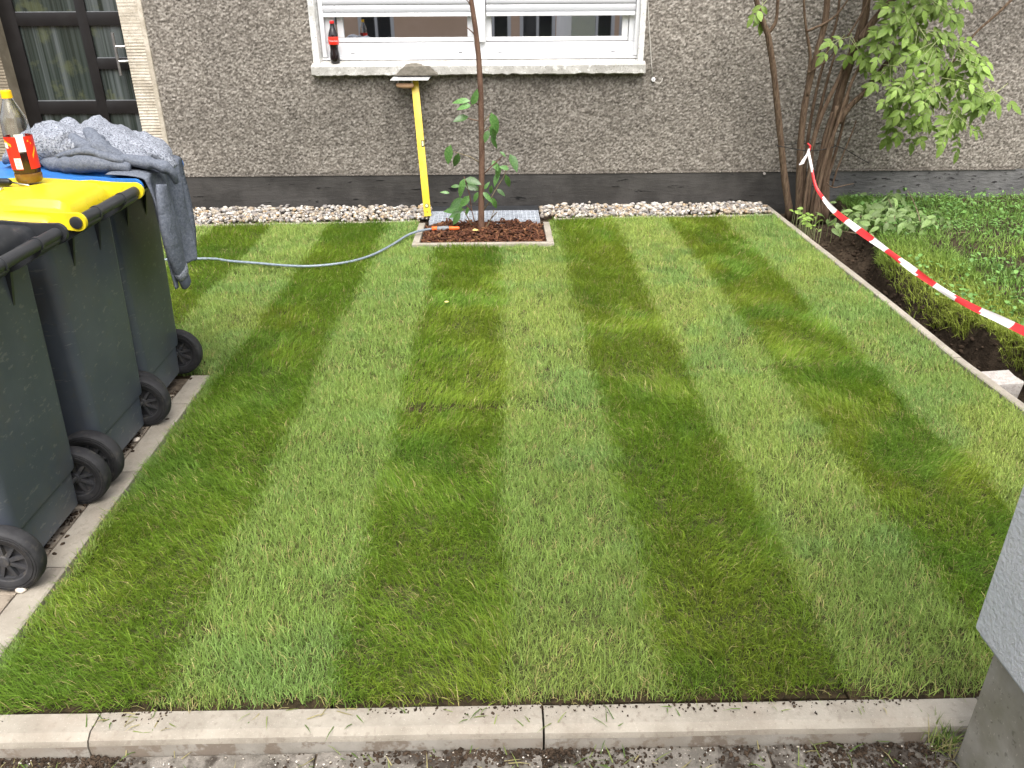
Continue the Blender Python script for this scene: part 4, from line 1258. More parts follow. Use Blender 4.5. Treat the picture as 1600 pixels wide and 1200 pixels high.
for o, (y, lm, lab, rz) in zip(bins, specs):
    o.location = (BX if lm != 'lid_blue' else BX - .028, y, .002); o.rotation_euler.z = R(rz)
    tag(o, lab, 'wheelie bin', 'wheelie bins standing in a row')
    for c in children(o):
        if c.name.startswith('lid'):
            c.data = c.data.copy(); c.data.materials[0] = M[lm]
            for d_ in children(c):
                if d_.name.startswith('hinge_arm'):
                    d_.data = d_.data.copy(); d_.data.materials[0] = M[lm]
LIDZ = .93

# ------------------------------------------------------------------ soft drink bottle on the yellow lid
bp = P(48, 286, z=LIDZ)
bot = empty('soft_drink_bottle', bp)
tag(bot, 'half empty plastic bottle with red label and yellow cap on yellow lid', 'bottle')
HB = P(15, 141, y=bp.y - .0).z - bp.z
k = HB / .30
bc = Vector((bp.x, bp.y, bp.z))
prof = [(.0, .004), (.026, .0), (.036, .004), (.0415, .014), (.0425, .030), (.0405, .040), (.0425, .048), (.0425, .170), (.0410, .185), (.0405, .205), (.036, .222), (.020, .262), (.0145, .276), (.014, .282)]
prof = [(r_ * k, h * k) for r_, h in prof]
wall_ = [(.0418 * k, .1085 * k)] + prof[7:]
MB().lathe(wall_ + [(max(r__ - .0012, .001), h__) for r__, h__ in reversed(wall_)], c=bc, n=28).build('bottle_body', M['pet'], bot, smooth=True)
MB().lathe([(0, .006 * k), (.025 * k, .003 * k), (.036 * k, .006 * k), (.0415 * k, .014 * k), (.0425 * k, .030 * k), (.041 * k, .037 * k)], c=bc, n=28).build('drink', M['cola_thin'], bot, smooth=40)
MB().lathe([(.0410 * k, .0370 * k), (.0405 * k, .040 * k), (.0425 * k, .048 * k), (.0425 * k, .106 * k), (0, .108 * k)], c=bc, n=28).build('drink', M['cola'], bot, smooth=40)
ca = math.atan2(-bc.y, -bc.x)
rl = .0432 * k
MB().cyl_patch(bc, rl, ca - R(150), ca - R(12), .052 * k, .158 * k, n=22).build('label', M['label_red'], bot, smooth=True)
MB().cyl_patch(bc, rl, ca + R(17), ca + R(150), .052 * k, .158 * k, n=22).build('label', M['label_red'], bot, smooth=True)
MB().cyl_patch(bc, rl - .0002, ca - R(16), ca + R(20), .110 * k, .166 * k, n=8).build('label', M['label_white'], bot, smooth=True)
MB().cyl_patch(bc, rl + .0006, ca - R(42), ca - R(13), .055 * k, .090 * k, n=8).build('barcode', M['label_white'], bot, smooth=True)
b = MB()
for i in range(6): b.cyl_patch(bc, rl + .001, ca - R(37), ca - R(20), (.059 + i * .0048) * k, (.0615 + i * .0048) * k, n=5)
b.build('barcode_bars', M['label_grey'], bot)
for a0, a1, z0, z1, tl_, m_ in ((-75, -38, .134, .144, -.016, 'label_orange'), (-82, -55, .122, .140, .0, 'label_white'), (38, 62, .100, .112, .030, 'label_orange'), (30, 36, .140, .146, 0, 'label_orange'), (42, 47, .132, .137, 0, 'label_orange')):
    MB().cyl_patch(bc, rl + .0007, ca + R(a0), ca + R(a1), z0 * k, z1 * k, n=8, tilt=tl_ * k).build('label_print', M[m_], bot, smooth=True)
MB().lathe([(.0165 * k, .276 * k), (.0170 * k, .279 * k), (.0162 * k, .279 * k), (.0162 * k, .298 * k), (.0145 * k, .300 * k), (0, .300 * k)], c=bc, n=24).build('cap', M['cap_yellow'], bot, smooth=40)

# tools on the yellow lid
scp = P(5, 291.5, z=LIDZ - .004)
sc = empty('screwdriver', scp)
tag(sc, 'black handled screwdriver lying on the yellow bin lid', 'screwdriver')
d_ = Vector((1, -.12, 0)).normalized(); s0 = scp + Vector((-.06, 0, .016))
MB().tube([s0, s0 + d_ * .012, s0 + d_ * .05, s0 + d_ * .085, s0 + d_ * .095], [.008, .0125, .0115, .012, .007], n=12).build('handle', M['black_plastic'], sc, smooth=50)
MB().tube([s0 + d_ * .093, s0 + d_ * .15 + Vector((0, 0, -.009)), s0 + d_ * .155 + Vector((0, 0, -.010))], [.0026, .0026, .0015], n=8).build('shaft', M['steel'], sc, smooth=True)
wp = P(2, 298, z=LIDZ - .004)
wr = empty('spanner', wp)
tag(wr, 'small steel spanner beside the screwdriver on the yellow lid', 'spanner')
w0 = wp + Vector((-.09, -.01, .0065)); d_ = Vector((1, .02, 0)).normalized()
MB().tube([w0, w0 + d_ * .04, w0 + d_ * .075, w0 + d_ * .082], [.0075, .0065, .007, .0095], n=10, flat=.4).build('shank', M['steel'], wr, smooth=50)
e_ = w0 + d_ * .088
jb = MB()
for s in (-1, 1):
    pp = [e_ + Vector((math.cos(R(a)) * .012, s * math.sin(R(a)) * .012, 0)) for a in (180, 140, 100, 60, 30)]
    jb.tube(pp, [.005, .006, .006, .005, .004], n=8, flat=.6)
jb.build('jaw', M['steel'], wr, smooth=50)

# ------------------------------------------------------------------ hoodie on the blue bin
hy_ = specs[2][0]
hl = P(66, 252, y=hy_ - .05); hr_ = P(272, 262, y=hy_)
hood = empty('hoodie', ((hl.x + hr_.x) / 2, hy_, .925))
tag(hood, 'grey fleece hooded jacket thrown over the blue bin, one sleeve hanging', 'jacket')
cxh, rxh = -1.475, .265
cyh, ryh = hy_ + .045, .165
nu, nv_ = 170, 84
rings = []
def heap(u, w_):
    """u along X in -1..1, w_ around the bundle 0..1"""
    prof_h = (1 - abs(u) ** 3.0) ** .5 if abs(u) < 1 else 0
    tilt = .75 + .25 * math.cos((u + .35) * 1.6)
    a = 2 * math.pi * w_
    rz_ = .062 * prof_h * tilt; ry_ = ryh * (.45 + .55 * prof_h)
    ca_, sa_ = math.cos(a), math.sin(a)
    y = cyh + ry_ * ca_ * (abs(ca_) ** -.25 if abs(ca_) > 1e-6 else 0)
    z = LIDZ + rz_ + rz_ * sa_
    x = cxh + rxh * u
    f = float(fbm(np.array(x * 6 + 2), np.array(y * 6), 2, 4)) - .5
    xx, yy_ = x + .10 * f, y - .14 * f
    n_a = float(vn(np.array(xx * 11 + yy_ * 9), np.array(yy_ * 5 - xx * 3), 14)); n_b = float(vn(np.array(xx * 17 - yy_ * 16), np.array(yy_ * 9 + xx * 7), 24)); n_c = float(vn(np.array(xx * 38 + yy_ * 20), np.array(yy_ * 30 - xx * 14), 34))
    fold = 1.25 * abs(2 * n_a - 1) ** .75 + .7 * abs(2 * n_b - 1) ** .8 + .16 * abs(2 * n_c - 1)
    amp = .026 * max(0, sa_ * .9 + .35) * prof_h
    z += amp * (fold - .55); y -= amp * .7 * (fold - .6) * (1 if ca_ < 0 else -1)
    return Vector((x, y, max(z, LIDZ + .001)))
for i in range(nu + 1):
    u = -1 + 2 * i / nu
    rings.append([heap(u * .999, j / nv_) for j in range(nv_)])
MB().loft(rings).build('body', M['fleece'], hood, smooth=True)
# rolled hems / hood edge as soft flattened rolls
def roll(name, px, dy, r_, m_, flat=.55, zoff=0.0, seed=0):
    pts = smooth_path([P(x, y, y=hy_ + d_) + Vector((0, 0, zoff)) for (x, y), d_ in zip(px, dy)], 6)
    n = len(pts)
    rad = [r_ * (.45 + .55 * math.sin(math.pi * min(1, (i + 2) / (n + 3)))) * (1 + .35 * float(vn(np.array(i * .45), np.array(seed), seed) - .5)) for i in range(n)]
    return MB().tube(pts, rad, n=12, flat=flat).build(name, m_, hood, smooth=True)
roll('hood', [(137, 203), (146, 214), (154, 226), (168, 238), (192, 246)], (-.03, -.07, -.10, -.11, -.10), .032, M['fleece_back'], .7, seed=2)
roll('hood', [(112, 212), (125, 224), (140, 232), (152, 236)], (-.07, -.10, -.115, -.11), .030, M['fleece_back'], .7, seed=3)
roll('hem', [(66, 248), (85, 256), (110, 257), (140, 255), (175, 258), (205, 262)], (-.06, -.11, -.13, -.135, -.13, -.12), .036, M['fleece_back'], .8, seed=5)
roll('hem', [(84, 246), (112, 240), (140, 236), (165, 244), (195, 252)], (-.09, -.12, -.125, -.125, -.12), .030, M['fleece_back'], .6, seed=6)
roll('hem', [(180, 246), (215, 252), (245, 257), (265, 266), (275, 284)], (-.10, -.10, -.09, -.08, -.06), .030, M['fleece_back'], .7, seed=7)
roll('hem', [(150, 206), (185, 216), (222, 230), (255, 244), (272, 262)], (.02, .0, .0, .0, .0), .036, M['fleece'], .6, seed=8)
# hanging front panel over the handle and down the rear of the bin
HXW = BX - .028 + HX
rings = []
ny2, nz2 = 30, 46
za = .935
for j in range(nz2 + 1):
    t = j / nz2
    row = []
    for i in range(ny2 + 1):
        s = i / ny2
        ya = hy_ - .13 + .30 * s
        # left border slants in, right border slants out towards the lawn
        wtop, wbot = (hy_ - .185, hy_ + .205), (hy_ - .17, hy_ + .115)
        y = (wtop[0] * (1 - t) + wbot[0] * t) * (1 - s) + (wtop[1] * (1 - t) + wbot[1] * t) * s
        lenz = .37 + .025 * math.sin(s * 5 + 1) + .03 * max(0, s - .6)
        arc = t
        if arc < .16:
            q_ = arc / .16
            x = HXW - .09 + (.09 + .032) * math.sin(q_ * math.pi / 2); z = HZ + .042 - .018 * (1 - math.cos(q_ * math.pi / 2)) * 1.2
        else:
            q_ = (arc - .16) / .84
            x = HXW + .032 + .016 * math.sin(q_ * 2.2) ; z = HZ + .02 - lenz * q_
        fo = math.sin(s * 17 + 2.2 * t + .8 * math.sin(5 * t)) * .013 * min(1, t * 3.5) + math.sin(s * 37 + 4 * t) * .004 * t + .008 * math.sin(s * 9 + 7 * t) * t
        row.append(Vector((x + fo, y, z + .004 * math.sin(s * 9))))
    rings.append(row)
# two-sided sheet with a little thickness
vs = [v for r__ in rings for v in r__]; nn_ = ny2 + 1
vs2 = [v + Vector((-.006, 0, -.002)) for v in vs]
fs = []
for j in range(nz2):
    for i in range(ny2):
        a = j * nn_ + i; fs.append((a, a + 1, a + 1 + nn_, a + nn_)); c_ = a + len(vs); fs.append((c_ + nn_, c_ + 1 + nn_, c_ + 1, c_))
for j in range(nz2):
    for i in (0, ny2):
        a = j * nn_ + i; fs.append((a, a + nn_, a + nn_ + len(vs), a + len(vs)))
for i in range(ny2):
    a = nz2 * nn_ + i; fs.append((a, a + 1, a + 1 + len(vs), a + len(vs)))
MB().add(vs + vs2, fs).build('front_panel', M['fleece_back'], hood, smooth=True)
# seams on the panel, sleeve and cuff
sx_ = HXW + .062
def hp_(px, py, x): return P(px, py, x=x)
slp = smooth_path([hp_(x, y, sx_ + .012) for x, y in ((252, 288), (256, 320), (262, 352), (270, 385), (279, 412), (285, 428))], 6)
n = len(slp)
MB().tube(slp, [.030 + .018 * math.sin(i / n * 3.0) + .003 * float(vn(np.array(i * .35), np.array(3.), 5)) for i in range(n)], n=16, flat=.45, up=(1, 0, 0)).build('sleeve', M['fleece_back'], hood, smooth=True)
ce = slp[-1]; cdn = (slp[-1] - slp[-3]).normalized()
MB().tube([ce - cdn * .035, ce - cdn * .02, ce - cdn * .0, ce + cdn * .008], [.036, .044, .040, .034], n=16, flat=.5, up=(1, 0, 0)).build('sleeve_end', M['fleece'], hood, smooth=True)
MB().tube([ce - cdn * .002, ce + cdn * .006, ce + cdn * .045, ce + cdn * .05], [.030, .034, .032, .028], n=16, flat=.5, up=(1, 0, 0)).build('cuff', M['rib_knit'], hood, smooth=True)

# ------------------------------------------------------------------ dirt on the paving, kerb and pavement
def clods(name, label, pts, sizes, seed, cat='soil'):
    cols = np.ones((len(pts), 3))
    V, T, C = rock_cloud(len(pts), np.array(pts), np.array(sizes), .6, cols, seed, sub=1, rough=.6)
    o = bpy.data.objects.new(name, np_mesh(name, V, None, T, mats=M['clod'])); link(o)
    return tag(o, label, cat, kind='stuff')
r_ = np.random.default_rng(31)
pts, sz = [], []
for _ in range(2600):
    y = r_.uniform(1.3, 3.0); x = LX0 - .09 - abs(r_.normal(.09, .09)); s = abs(r_.normal(0, .003)) + .0010
    if fbm(np.array(x * 9), np.array(y * 6), 2, 3) + r_.normal(0, .05) < .55: continue
    pts.append((x, y, s * .35)); sz.append(s)
for px, py in ((298, 592), (262, 655), (205, 690), (208, 705), (105, 838), (98, 850), (85, 865), (20, 920)):
    p = P(px, py, z=.004); pts.append((p.x, p.y, .004)); sz.append(.008)
clods('soil_crumbs', 'dark soil crumbs scattered on the bin paving', pts, sz, 41)
pts, sz = [], []
for _ in range(7000):
    x = r_.uniform(-1.5, .98); y = 1.207 - abs(r_.normal(0, .022 + .03 * max(0, x))) - .002; s = abs(r_.normal(0, .0022)) + .0009
    if fbm(np.array(x * 4), np.array(.2), 2, 8) + .16 * min(1, max(0, x + .3)) + r_.normal(0, .06) < .47: continue
    pts.append((x, y, -.043 + s * .3)); sz.append(s)
clods('soil_spill', 'dark soil spilled on pavement along the foot of the kerb', pts, sz, 42)
pts, sz = [], []
for _ in range(480):
    x = r_.uniform(-1.2, .95); s = abs(r_.normal(0, .0016)) + .0007
    if fbm(np.array(x * 5), np.array(.9), 2, 18) < .5: continue
    pts.append((x, 1.288 - abs(r_.normal(0, .014)), .003)); sz.append(s)
clods('kerb_crumbs', 'fine soil crumbs on top of the front kerb', pts, sz, 43)
# pale grit on the pavement
n = 260
pos = np.stack([r_.uniform(-1.4, .95, n), 1.205 - np.abs(r_.normal(0, .06, n)) - .006, np.full(n, -.040)], -1)
V, T, C = rock_cloud(n, pos, r_.uniform(.001, .0028, n), .7, PEB[r_.integers(0, 3, n)] * 1.1, 51)
o = bpy.data.objects.new('pale_grit', np_mesh('pale_grit', V, None, T, mats=M['pebble'], col=C)); link(o); tag(o, 'pale grit lying on the dirty pavement', 'grit', kind='stuff')
for px, py, s, lab in ((33, 922, .014, 'white stone chip on paving beside the nearest wheel'), (121, 783, .010, 'small brown pebble on paving beside second wheel'), (213, 687, .011, 'flat pale stone chip on paving between the wheels')):
    p = P(px, py, z=.008)
    V, T, C = rock_cloud(1, np.array([(p.x, p.y, .002 + s * .55)]), np.array([s]), .7, np.array([(.62, .56, .48)]), int(px), sub=2, rough=.3)
    o = bpy.data.objects.new('stone_chip', np_mesh('stone_chip', V - np.array([p]), None, T, mats=M['pebble'], col=C)); o.location = p; link(o); tag(o, lab, 'stone')

# loose grass clippings / sprigs
def sprigs(name, label, centers, nper, L0, L1, spread, seed, upright=.6, cat='grass', cols=((.10, .17, .03), (.20, .25, .07), (.34, .30, .14))):
    r_ = np.random.default_rng(seed)
    V, Q, T, C = [], [], [], []
    k_ = 0
    for c in centers:
        for _ in range(nper):
            a = r_.uniform(0, 2 * np.pi); L_ = r_.uniform(L0, L1); l0 = abs(r_.normal(upright, .3)); l1 = min(l0 + abs(r_.normal(.6, .3)), 1.65)
            b0 = np.array(c) + np.array([r_.normal(0, spread), r_.normal(0, spread), 0])
            d0 = np.array([math.cos(a) * math.sin(l0), math.sin(a) * math.sin(l0), math.cos(l0)]); d1 = np.array([math.cos(a) * math.sin(l1), math.sin(a) * math.sin(l1), math.cos(l1)])
            mid = b0 + d0 * L_ * .5; tip = mid + d1 * L_ * .5; tip[2] = max(tip[2], b0[2] + .001)
            w_ = np.array([-math.sin(a), math.cos(a), 0]) * r_.uniform(.0008, .0014)
            V += [b0 - w_, b0 + w_, mid + w_, mid - w_, tip]; Q.append([k_, k_ + 1, k_ + 2, k_ + 3]); T.append([k_ + 3, k_ + 2, k_ + 4]); k_ += 5
            cc = np.array(cols[r_.integers(0, len(cols))]) * r_.uniform(.7, 1.2); C += [cc] * 5
    o = bpy.data.objects.new(name, np_mesh(name, np.array(V), np.array(Q), np.array(T), mats=M['grass'], col=np.array(C))); link(o)
    return tag(o, label, cat, kind='stuff')
cent = [(r_.uniform(-1.3, .95), r_.uniform(1.10, 1.205), -.040) for _ in range(70)] + [(r_.uniform(-1.2, .95), r_.uniform(1.238, 1.285), .004) for _ in range(34)]
sprigs('grass_clippings', 'loose grass clippings on the kerb and pavement', cent, 2, .015, .055, .012, 61, upright=1.35)
cent = [P(1478, 1165, z=-.04) + Vector((random.uniform(-.03, .015), random.uniform(-.02, .03), 0)) for _ in range(14)]
sprigs('weed_tuft', 'tuft of weeds at the foot of the concrete wall base', cent, 9, .03, .075, .012, 62, upright=.5)

# ------------------------------------------------------------------ trench and rough meadow on the right
EX = LX1 + .044
def bank_x(y):   # where the meadow bank begins
    return np.interp(y, [1.2, 2.6, 3.2, 3.85, 4.5, 4.9, 5.4, 6.0], [2.56, 2.44, 2.31, 2.21, 2.31, 2.46, 2.58, 2.60])
def soil_z(X, Y):
    bx = bank_x(Y) + .09 * (fbm(X * 4, Y * 6, 3, 71) - .5)
    t = np.clip((X - bx + .10) / .10, 0, 1); t = t * t * (3 - 2 * t)
    far = np.clip((Y - 4.6) / .8, 0, 1)
    bottom = -.17 + .10 * far
    top = .035 + .05 * (fbm(X * 1.5, Y * 1.5, 2, 5) - .3)
    z = bottom + (top - bottom) * t
    z += .06 * (fbm(X * 9, Y * 9, 4, 44) - .5) * (1 - .55 * t) + .030 * (np.abs(2 * fbm(X * 30, Y * 30, 3, 46) - 1) - .2) * (1 - .5 * t)
    return z
xs = np.concatenate([np.arange(EX - .0, 2.9, .0125), np.arange(2.9, 7.0, .06)]); ys = np.arange(.6, WALL_Y - .012, .0125)
v, q = grid_mesh(xs, ys, soil_z)
o = bpy.data.objects.new('garden_soil', np_mesh('garden_soil', v, q, mats=M['meadow_soil'], smooth=True)); link(o)
tag(o, 'dug out dark soil trench beside the lawn', 'soil', kind='structure')
pts, sz = [], []
for _ in range(2600):
    y = r_.uniform(1.6, 5.85); x = EX + .02 + r_.random() ** 1.3 * (float(bank_x(y)) - EX + .05); s = abs(r_.normal(.0, .0075)) + .002
    pts.append((x, y, float(soil_z(np.array(x), np.array(y))) + s * .2)); sz.append(s)
clods('soil_clods', 'dark lumps of dug soil lying in the trench', pts, sz, 45)
# granite block in the trench
gp = P(1530, 592, z=-.03)
gz = float(soil_z(np.array(gp.x), np.array(gp.y)))
ex = EX + .085
gb = MB().box((ex - .08, gp.y - .055, -.16), (ex + .075, gp.y + .06, -.018), bev=.014, rot=Matrix.Rotation(.12, 3, 'Z') @ Matrix.Rotation(.10, 3, 'X'))
gb.v = [tuple(Vector(v) + Vector((random.uniform(-.005, .005), random.uniform(-.005, .005), random.uniform(-.004, .004)))) for v in gb.v]
o = gb.build('paving_stone', M['granite'], None, smooth=30, loc=(ex, gp.y, -.1)); tag(o, 'grey stone block lying in the soil trench beside edging', 'stone block')
# meadow grass + broad leaves
def meadow():
    r_ = np.random.default_rng(81)
    n = 90000
    y = r_.uniform(1.9, WALL_Y - .03, n); bx = np.interp(y, *([1.2, 2.6, 3.2, 3.85, 4.5, 4.9, 5.4, 6.0], [2.56, 2.44, 2.31, 2.21, 2.31, 2.46, 2.58, 2.60]))
    x = bx - .05 + (4.6 - bx) * r_.random(n) ** 1.35
    x[:34000] = bx[:34000] - .06 + .45 * r_.random(34000)
    D_ = fbm(x * 3, y * 3, 3, 91)
    bare = (fbm(x * 2.2 + 3, y * 2.2, 2, 95) > .60) & (r_.random(n) < .6)
    keep = (x > bx - .035 + .05 * (D_ - .5)) & ~bare & ~((y > 4.55) & (x < 3.0) & (r_.random(n) < .45))
    x, y, D_ = x[keep], y[keep], D_[keep]; n = len(x)
    z = soil_z(x, y) - .004
    near = np.clip((bank_x(y) + .48 - x) / .36, 0, 1)
    tall = np.clip((fbm(x * 2 + 9, y * 2, 2, 99) - .45) * 4, 0, 1)
    L_ = r_.uniform(.035, .075, n) * (1 + 1.1 * tall * np.clip((5.0 - y), 0, 1)) * np.where(y > 4.6, .85, 1)
    ang = r_.uniform(0, 2 * np.pi, n) * .8 + (D_ - .5) * 5
    ang = np.where((near > .4) & (r_.random(n) < .6), np.pi + r_.normal(0, .7, n), ang)
    l0 = np.abs(r_.normal(.45, .3, n)); l1 = np.minimum(l0 + np.abs(r_.normal(.6, .4, n)), 1.9)
    W = r_.uniform(.0022, .0046, n)
    dx, dy = np.cos(ang), np.sin(ang); fa = ang + r_.normal(0, .8, n)
    cg = np.array((.15, .27, .05)); cy = np.array((.27, .33, .055)); cl = np.array((.33, .46, .08))
    ny = np.clip(near * 1.3 * np.clip((5.0 - y) / 1.2, 0, 1), 0, 1)[:, None]
    col = cg * (1 - ny) + cy * ny
    tt = (tall * np.clip((4.9 - y) / 1, 0, 1) * np.clip((x - 2.5) / .5, 0, 1))[:, None]
    col = col * (1 - tt) + cl * tt
    col = col * r_.uniform(.65, 1.3, n)[:, None]
    b0 = np.stack([x, y, z], -1)
    d0 = np.stack([dx * np.sin(l0), dy * np.sin(l0), np.cos(l0)], -1); d1 = np.stack([dx * np.sin(l1), dy * np.sin(l1), np.cos(l1)], -1)
    mid = b0 + d0 * (L_ * .52)[:, None]; tip = mid + d1 * (L_ * .5)[:, None]
    wv = np.stack([-np.sin(fa), np.cos(fa), np.zeros(n)], -1) * (W * .5)[:, None]
    V = np.empty((n, 5, 3)); V[:, 0] = b0 - wv; V[:, 1] = b0 + wv; V[:, 2] = mid + wv; V[:, 3] = mid - wv; V[:, 4] = tip
    i = np.arange(n)[:, None] * 5
    return V.reshape(-1, 3), i + np.array([[0, 1, 2, 3]]), i + np.array([[3, 2, 4]]), np.repeat(col[:, None], 5, 1).reshape(-1, 3)
V, Q, T, C = meadow()
o = bpy.data.objects.new('meadow_grass', np_mesh('meadow_grass', V, Q, T, mats=M['meadow'], col=C)); link(o)
tag(o, 'rough uncut grass on the bank right of the trench', 'grass', kind='stuff')
def broadleaf(n, seed):
    r_ = np.random.default_rng(seed)
    y = r_.uniform(3.2, WALL_Y - .04, n); x = np.array(bank_x(y)) + .02 + (4.4 - np.array(bank_x(y))) * r_.random(n) ** 1.2
    patch = fbm(x * 2.4, y * 2.4, 3, 123)
    keep = (patch > .46) | (y > 5.2); x, y = x[keep], y[keep]; n = len(x)
    z = soil_z(x, y) + r_.uniform(.01, .075, n)
    s = r_.uniform(.007, .024, n) * (.7 + .6 * fbm(x * 5, y * 5, 2, 9)); a = r_.uniform(0, 2 * np.pi, n); tl = r_.normal(0, .5, n)
    V = np.empty((n, 6, 3))
    shape = [(0, 0), (.55, .45), (.45, 1.1), (0, 1.5), (-.45, 1.1), (-.55, .45)]
    for i, (u, w_) in enumerate(shape):
        lx, ly = u * s, w_ * s; lz = np.sin(tl) * ly + .25 * np.abs(lx); ly = ly * np.cos(tl)
        V[:, i, 0] = x + lx * np.cos(a) - ly * np.sin(a); V[:, i, 1] = y + lx * np.sin(a) + ly * np.cos(a); V[:, i, 2] = z + lz
    i = np.arange(n)[:, None] * 6
    Q = np.concatenate([i + np.array([[0, 1, 2, 3]]), i + np.array([[0, 3, 4, 5]])])
    col = np.array((.12, .25, .06)) * (1 - r_.random(n)[:, None] * .5) + np.array((.16, .27, .08)) * r_.random(n)[:, None] * .7
    V[..., 1] = np.minimum(V[..., 1], WALL_Y - .02)
    return V.reshape(-1, 3), Q, np.repeat(col[:, None], 6, 1).reshape(-1, 3)
V, Q, C = broadleaf(4200, 83)
o = bpy.data.objects.new('ground_ivy', np_mesh('ground_ivy', V, Q, None, mats=M['meadow'], col=C)); link(o)
tag(o, 'low broad leaved weeds growing among the rough grass', 'weeds', kind='stuff')

# ------------------------------------------------------------------ elder shrub
EY = WALL_Y - .32
def E_(px, py, dy=0): return P(px, py, y=EY + dy)
eb = E_(1262, 328); eb.z = 0
elder = empty('elder_shrub', eb)
tag(elder, 'multi stemmed elder shrub with drooping green leaves against the house', 'shrub')
sE = mpp(EY)
stems = [
    ([(1234, 330), (1229, 300), (1225, 270), (1221, 230), (1217, 190), (1212, 140), (1208, 105), (1203, 72), (1199, 52), (1192, 34), (1184, 10), (1176, -30), (1168, -80)], [9.5, 8.5, 8, 7.5, 7.2, 6.8, 6.6, 6.4, 6.5, 6, 5.5, 5.2, 5], .03, 'trunk'),
    ([(1200, 52), (1208, 42), (1213, 30), (1215, 5), (1217, -40)], [4.5, 4, 3.5, 3.2, 3], .03, 'branch'),
    ([(1248, 330), (1249, 290), (1250, 240), (1254, 190), (1260, 150), (1270, 108), (1280, 70), (1288, 40), (1292, 10), (1296, -60)], [8, 8, 7.5, 7.5, 7.2, 7, 6.8, 6.6, 6.4, 6], -.02, 'trunk'),
    ([(1261, 150), (1263, 120), (1266, 90), (1263, 65), (1260, 48), (1257, 20), (1254, -40)], [4, 3.8, 3.6, 3.2, 3, 2.6, 2.4], -.03, 'branch'),
    ([(1261, 49), (1274, 43), (1288, 37), (1306, 24), (1322, 4), (1336, -20)], [2.4, 2.4, 2.3, 2.2, 2, 1.8], -.04, 'branch'),
    ([(1258, 330), (1264, 270), (1272, 215), (1284, 160), (1293, 125), (1299, 104), (1306, 80)], [4, 4, 4, 3.6, 3.2, 2.8, 2.2], .05, 'branch'),
    ([(1262, 332), (1266, 270), (1270, 225), (1282, 185), (1295, 155), (1308, 128), (1320, 100), (1334, 70)], [6, 5.5, 5.5, 5, 4.6, 4.2, 3.6, 3], -.05, 'branch'),
    ([(1288, 335), (1288, 300), (1290, 260), (1297, 215), (1304, 180), (1314, 140), (1324, 108), (1336, 75), (1346, 45), (1352, 20), (1356, -20), (1360, -80)], [13, 12, 11.5, 11, 10.5, 10.2, 10, 9.6, 9.2, 8.6, 8, 7.5], .0, 'trunk'),
    ([(1278, 335), (1276, 300), (1280, 262), (1290, 215), (1302, 175)], [8, 7.5, 7, 6.5, 5.5], -.04, 'trunk'),
    ([(1268, 335), (1272, 305), (1278, 275), (1288, 240), (1300, 195), (1308, 165)], [5, 5, 4.6, 4.5, 4.2, 4], -.08, 'branch'),
    ([(1256, 338), (1258, 310), (1262, 280), (1268, 250)], [4, 4, 3.6, 3], -.10, 'branch'),
    ([(1310, 192), (1320, 176), (1334, 160), (1350, 145), (1366, 124), (1384, 100), (1405, 70)], [7, 6.8, 6.4, 6, 5.6, 5, 4.2], -.08, 'branch'),
    ([(1345, 62), (1358, 42), (1372, 24), (1390, 4), (1410, -20), (1430, -60)], [8, 7.6, 7.2, 6.8, 6.4, 6], -.06, 'branch'),
    ([(1324, 58), (1334, 42), (1345, 24), (1356, 0), (1366, -30)], [2.2, 2.2, 2.1, 2, 1.8], -.10, 'branch'),
    ([(1300, 292), (1308, 265), (1320, 235), (1331, 208), (1338, 188)], [2, 1.9, 1.8, 1.6, 1.3], -.07, 'branch'),
    ([(1292, 285), (1297, 291), (1306, 293), (1322, 289), (1334, 287)], [1.4, 1.4, 1.3, 1.1, .9], -.09, 'branch'),
    ([(1262, 114), (1275, 106), (1292, 94), (1304, 80), (1320, 56)], [1.6, 1.6, 1.5, 1.4, 1.2], -.05, 'branch'),
    ([(1272, 334), (1280, 290), (1292, 240), (1306, 200), (1318, 165), (1330, 130), (1345, 100)], [5, 5, 4.6, 4.2, 4, 3.4, 3], -.12, 'branch'),
    ([(1252, 334), (1256, 280), (1262, 220), (1270, 170), (1281, 120), (1296, 70), (1308, 30), (1314, -30)], [4.5, 4.4, 4, 3.6, 3.4, 3.2, 3, 2.6], .07, 'branch'),
    ([(1282, 332), (1290, 290), (1302, 250), (1312, 215), (1320, 180), (1326, 150)], [4, 4, 3.6, 3.2, 3, 2.4], -.02, 'branch'),
    ([(1600, -20), (1560, 20), (1528, 48), (1505, 75), (1480, 110)], [3, 2.8, 2.6, 2.3, 2], -.02, 'branch'),
]
for pl, rr, dy, nm in stems:
    pts = smooth_path([E_(x, y, dy - max(0, (250 - y)) / 250 * .10) for x, y in pl], 3)
    rad = np.interp(np.linspace(0, len(pl) - 1, len(pts)), range(len(pl)), rr) * sE * .60
    rad = [r__ * random.uniform(.93, 1.07) for r__ in rad]
    if pl[0][1] > 325: pts[0].z = min(pts[0].z, -.05)
    MB().tube(pts, rad, n=10).build(nm, M['bark'], elder, smooth=True)
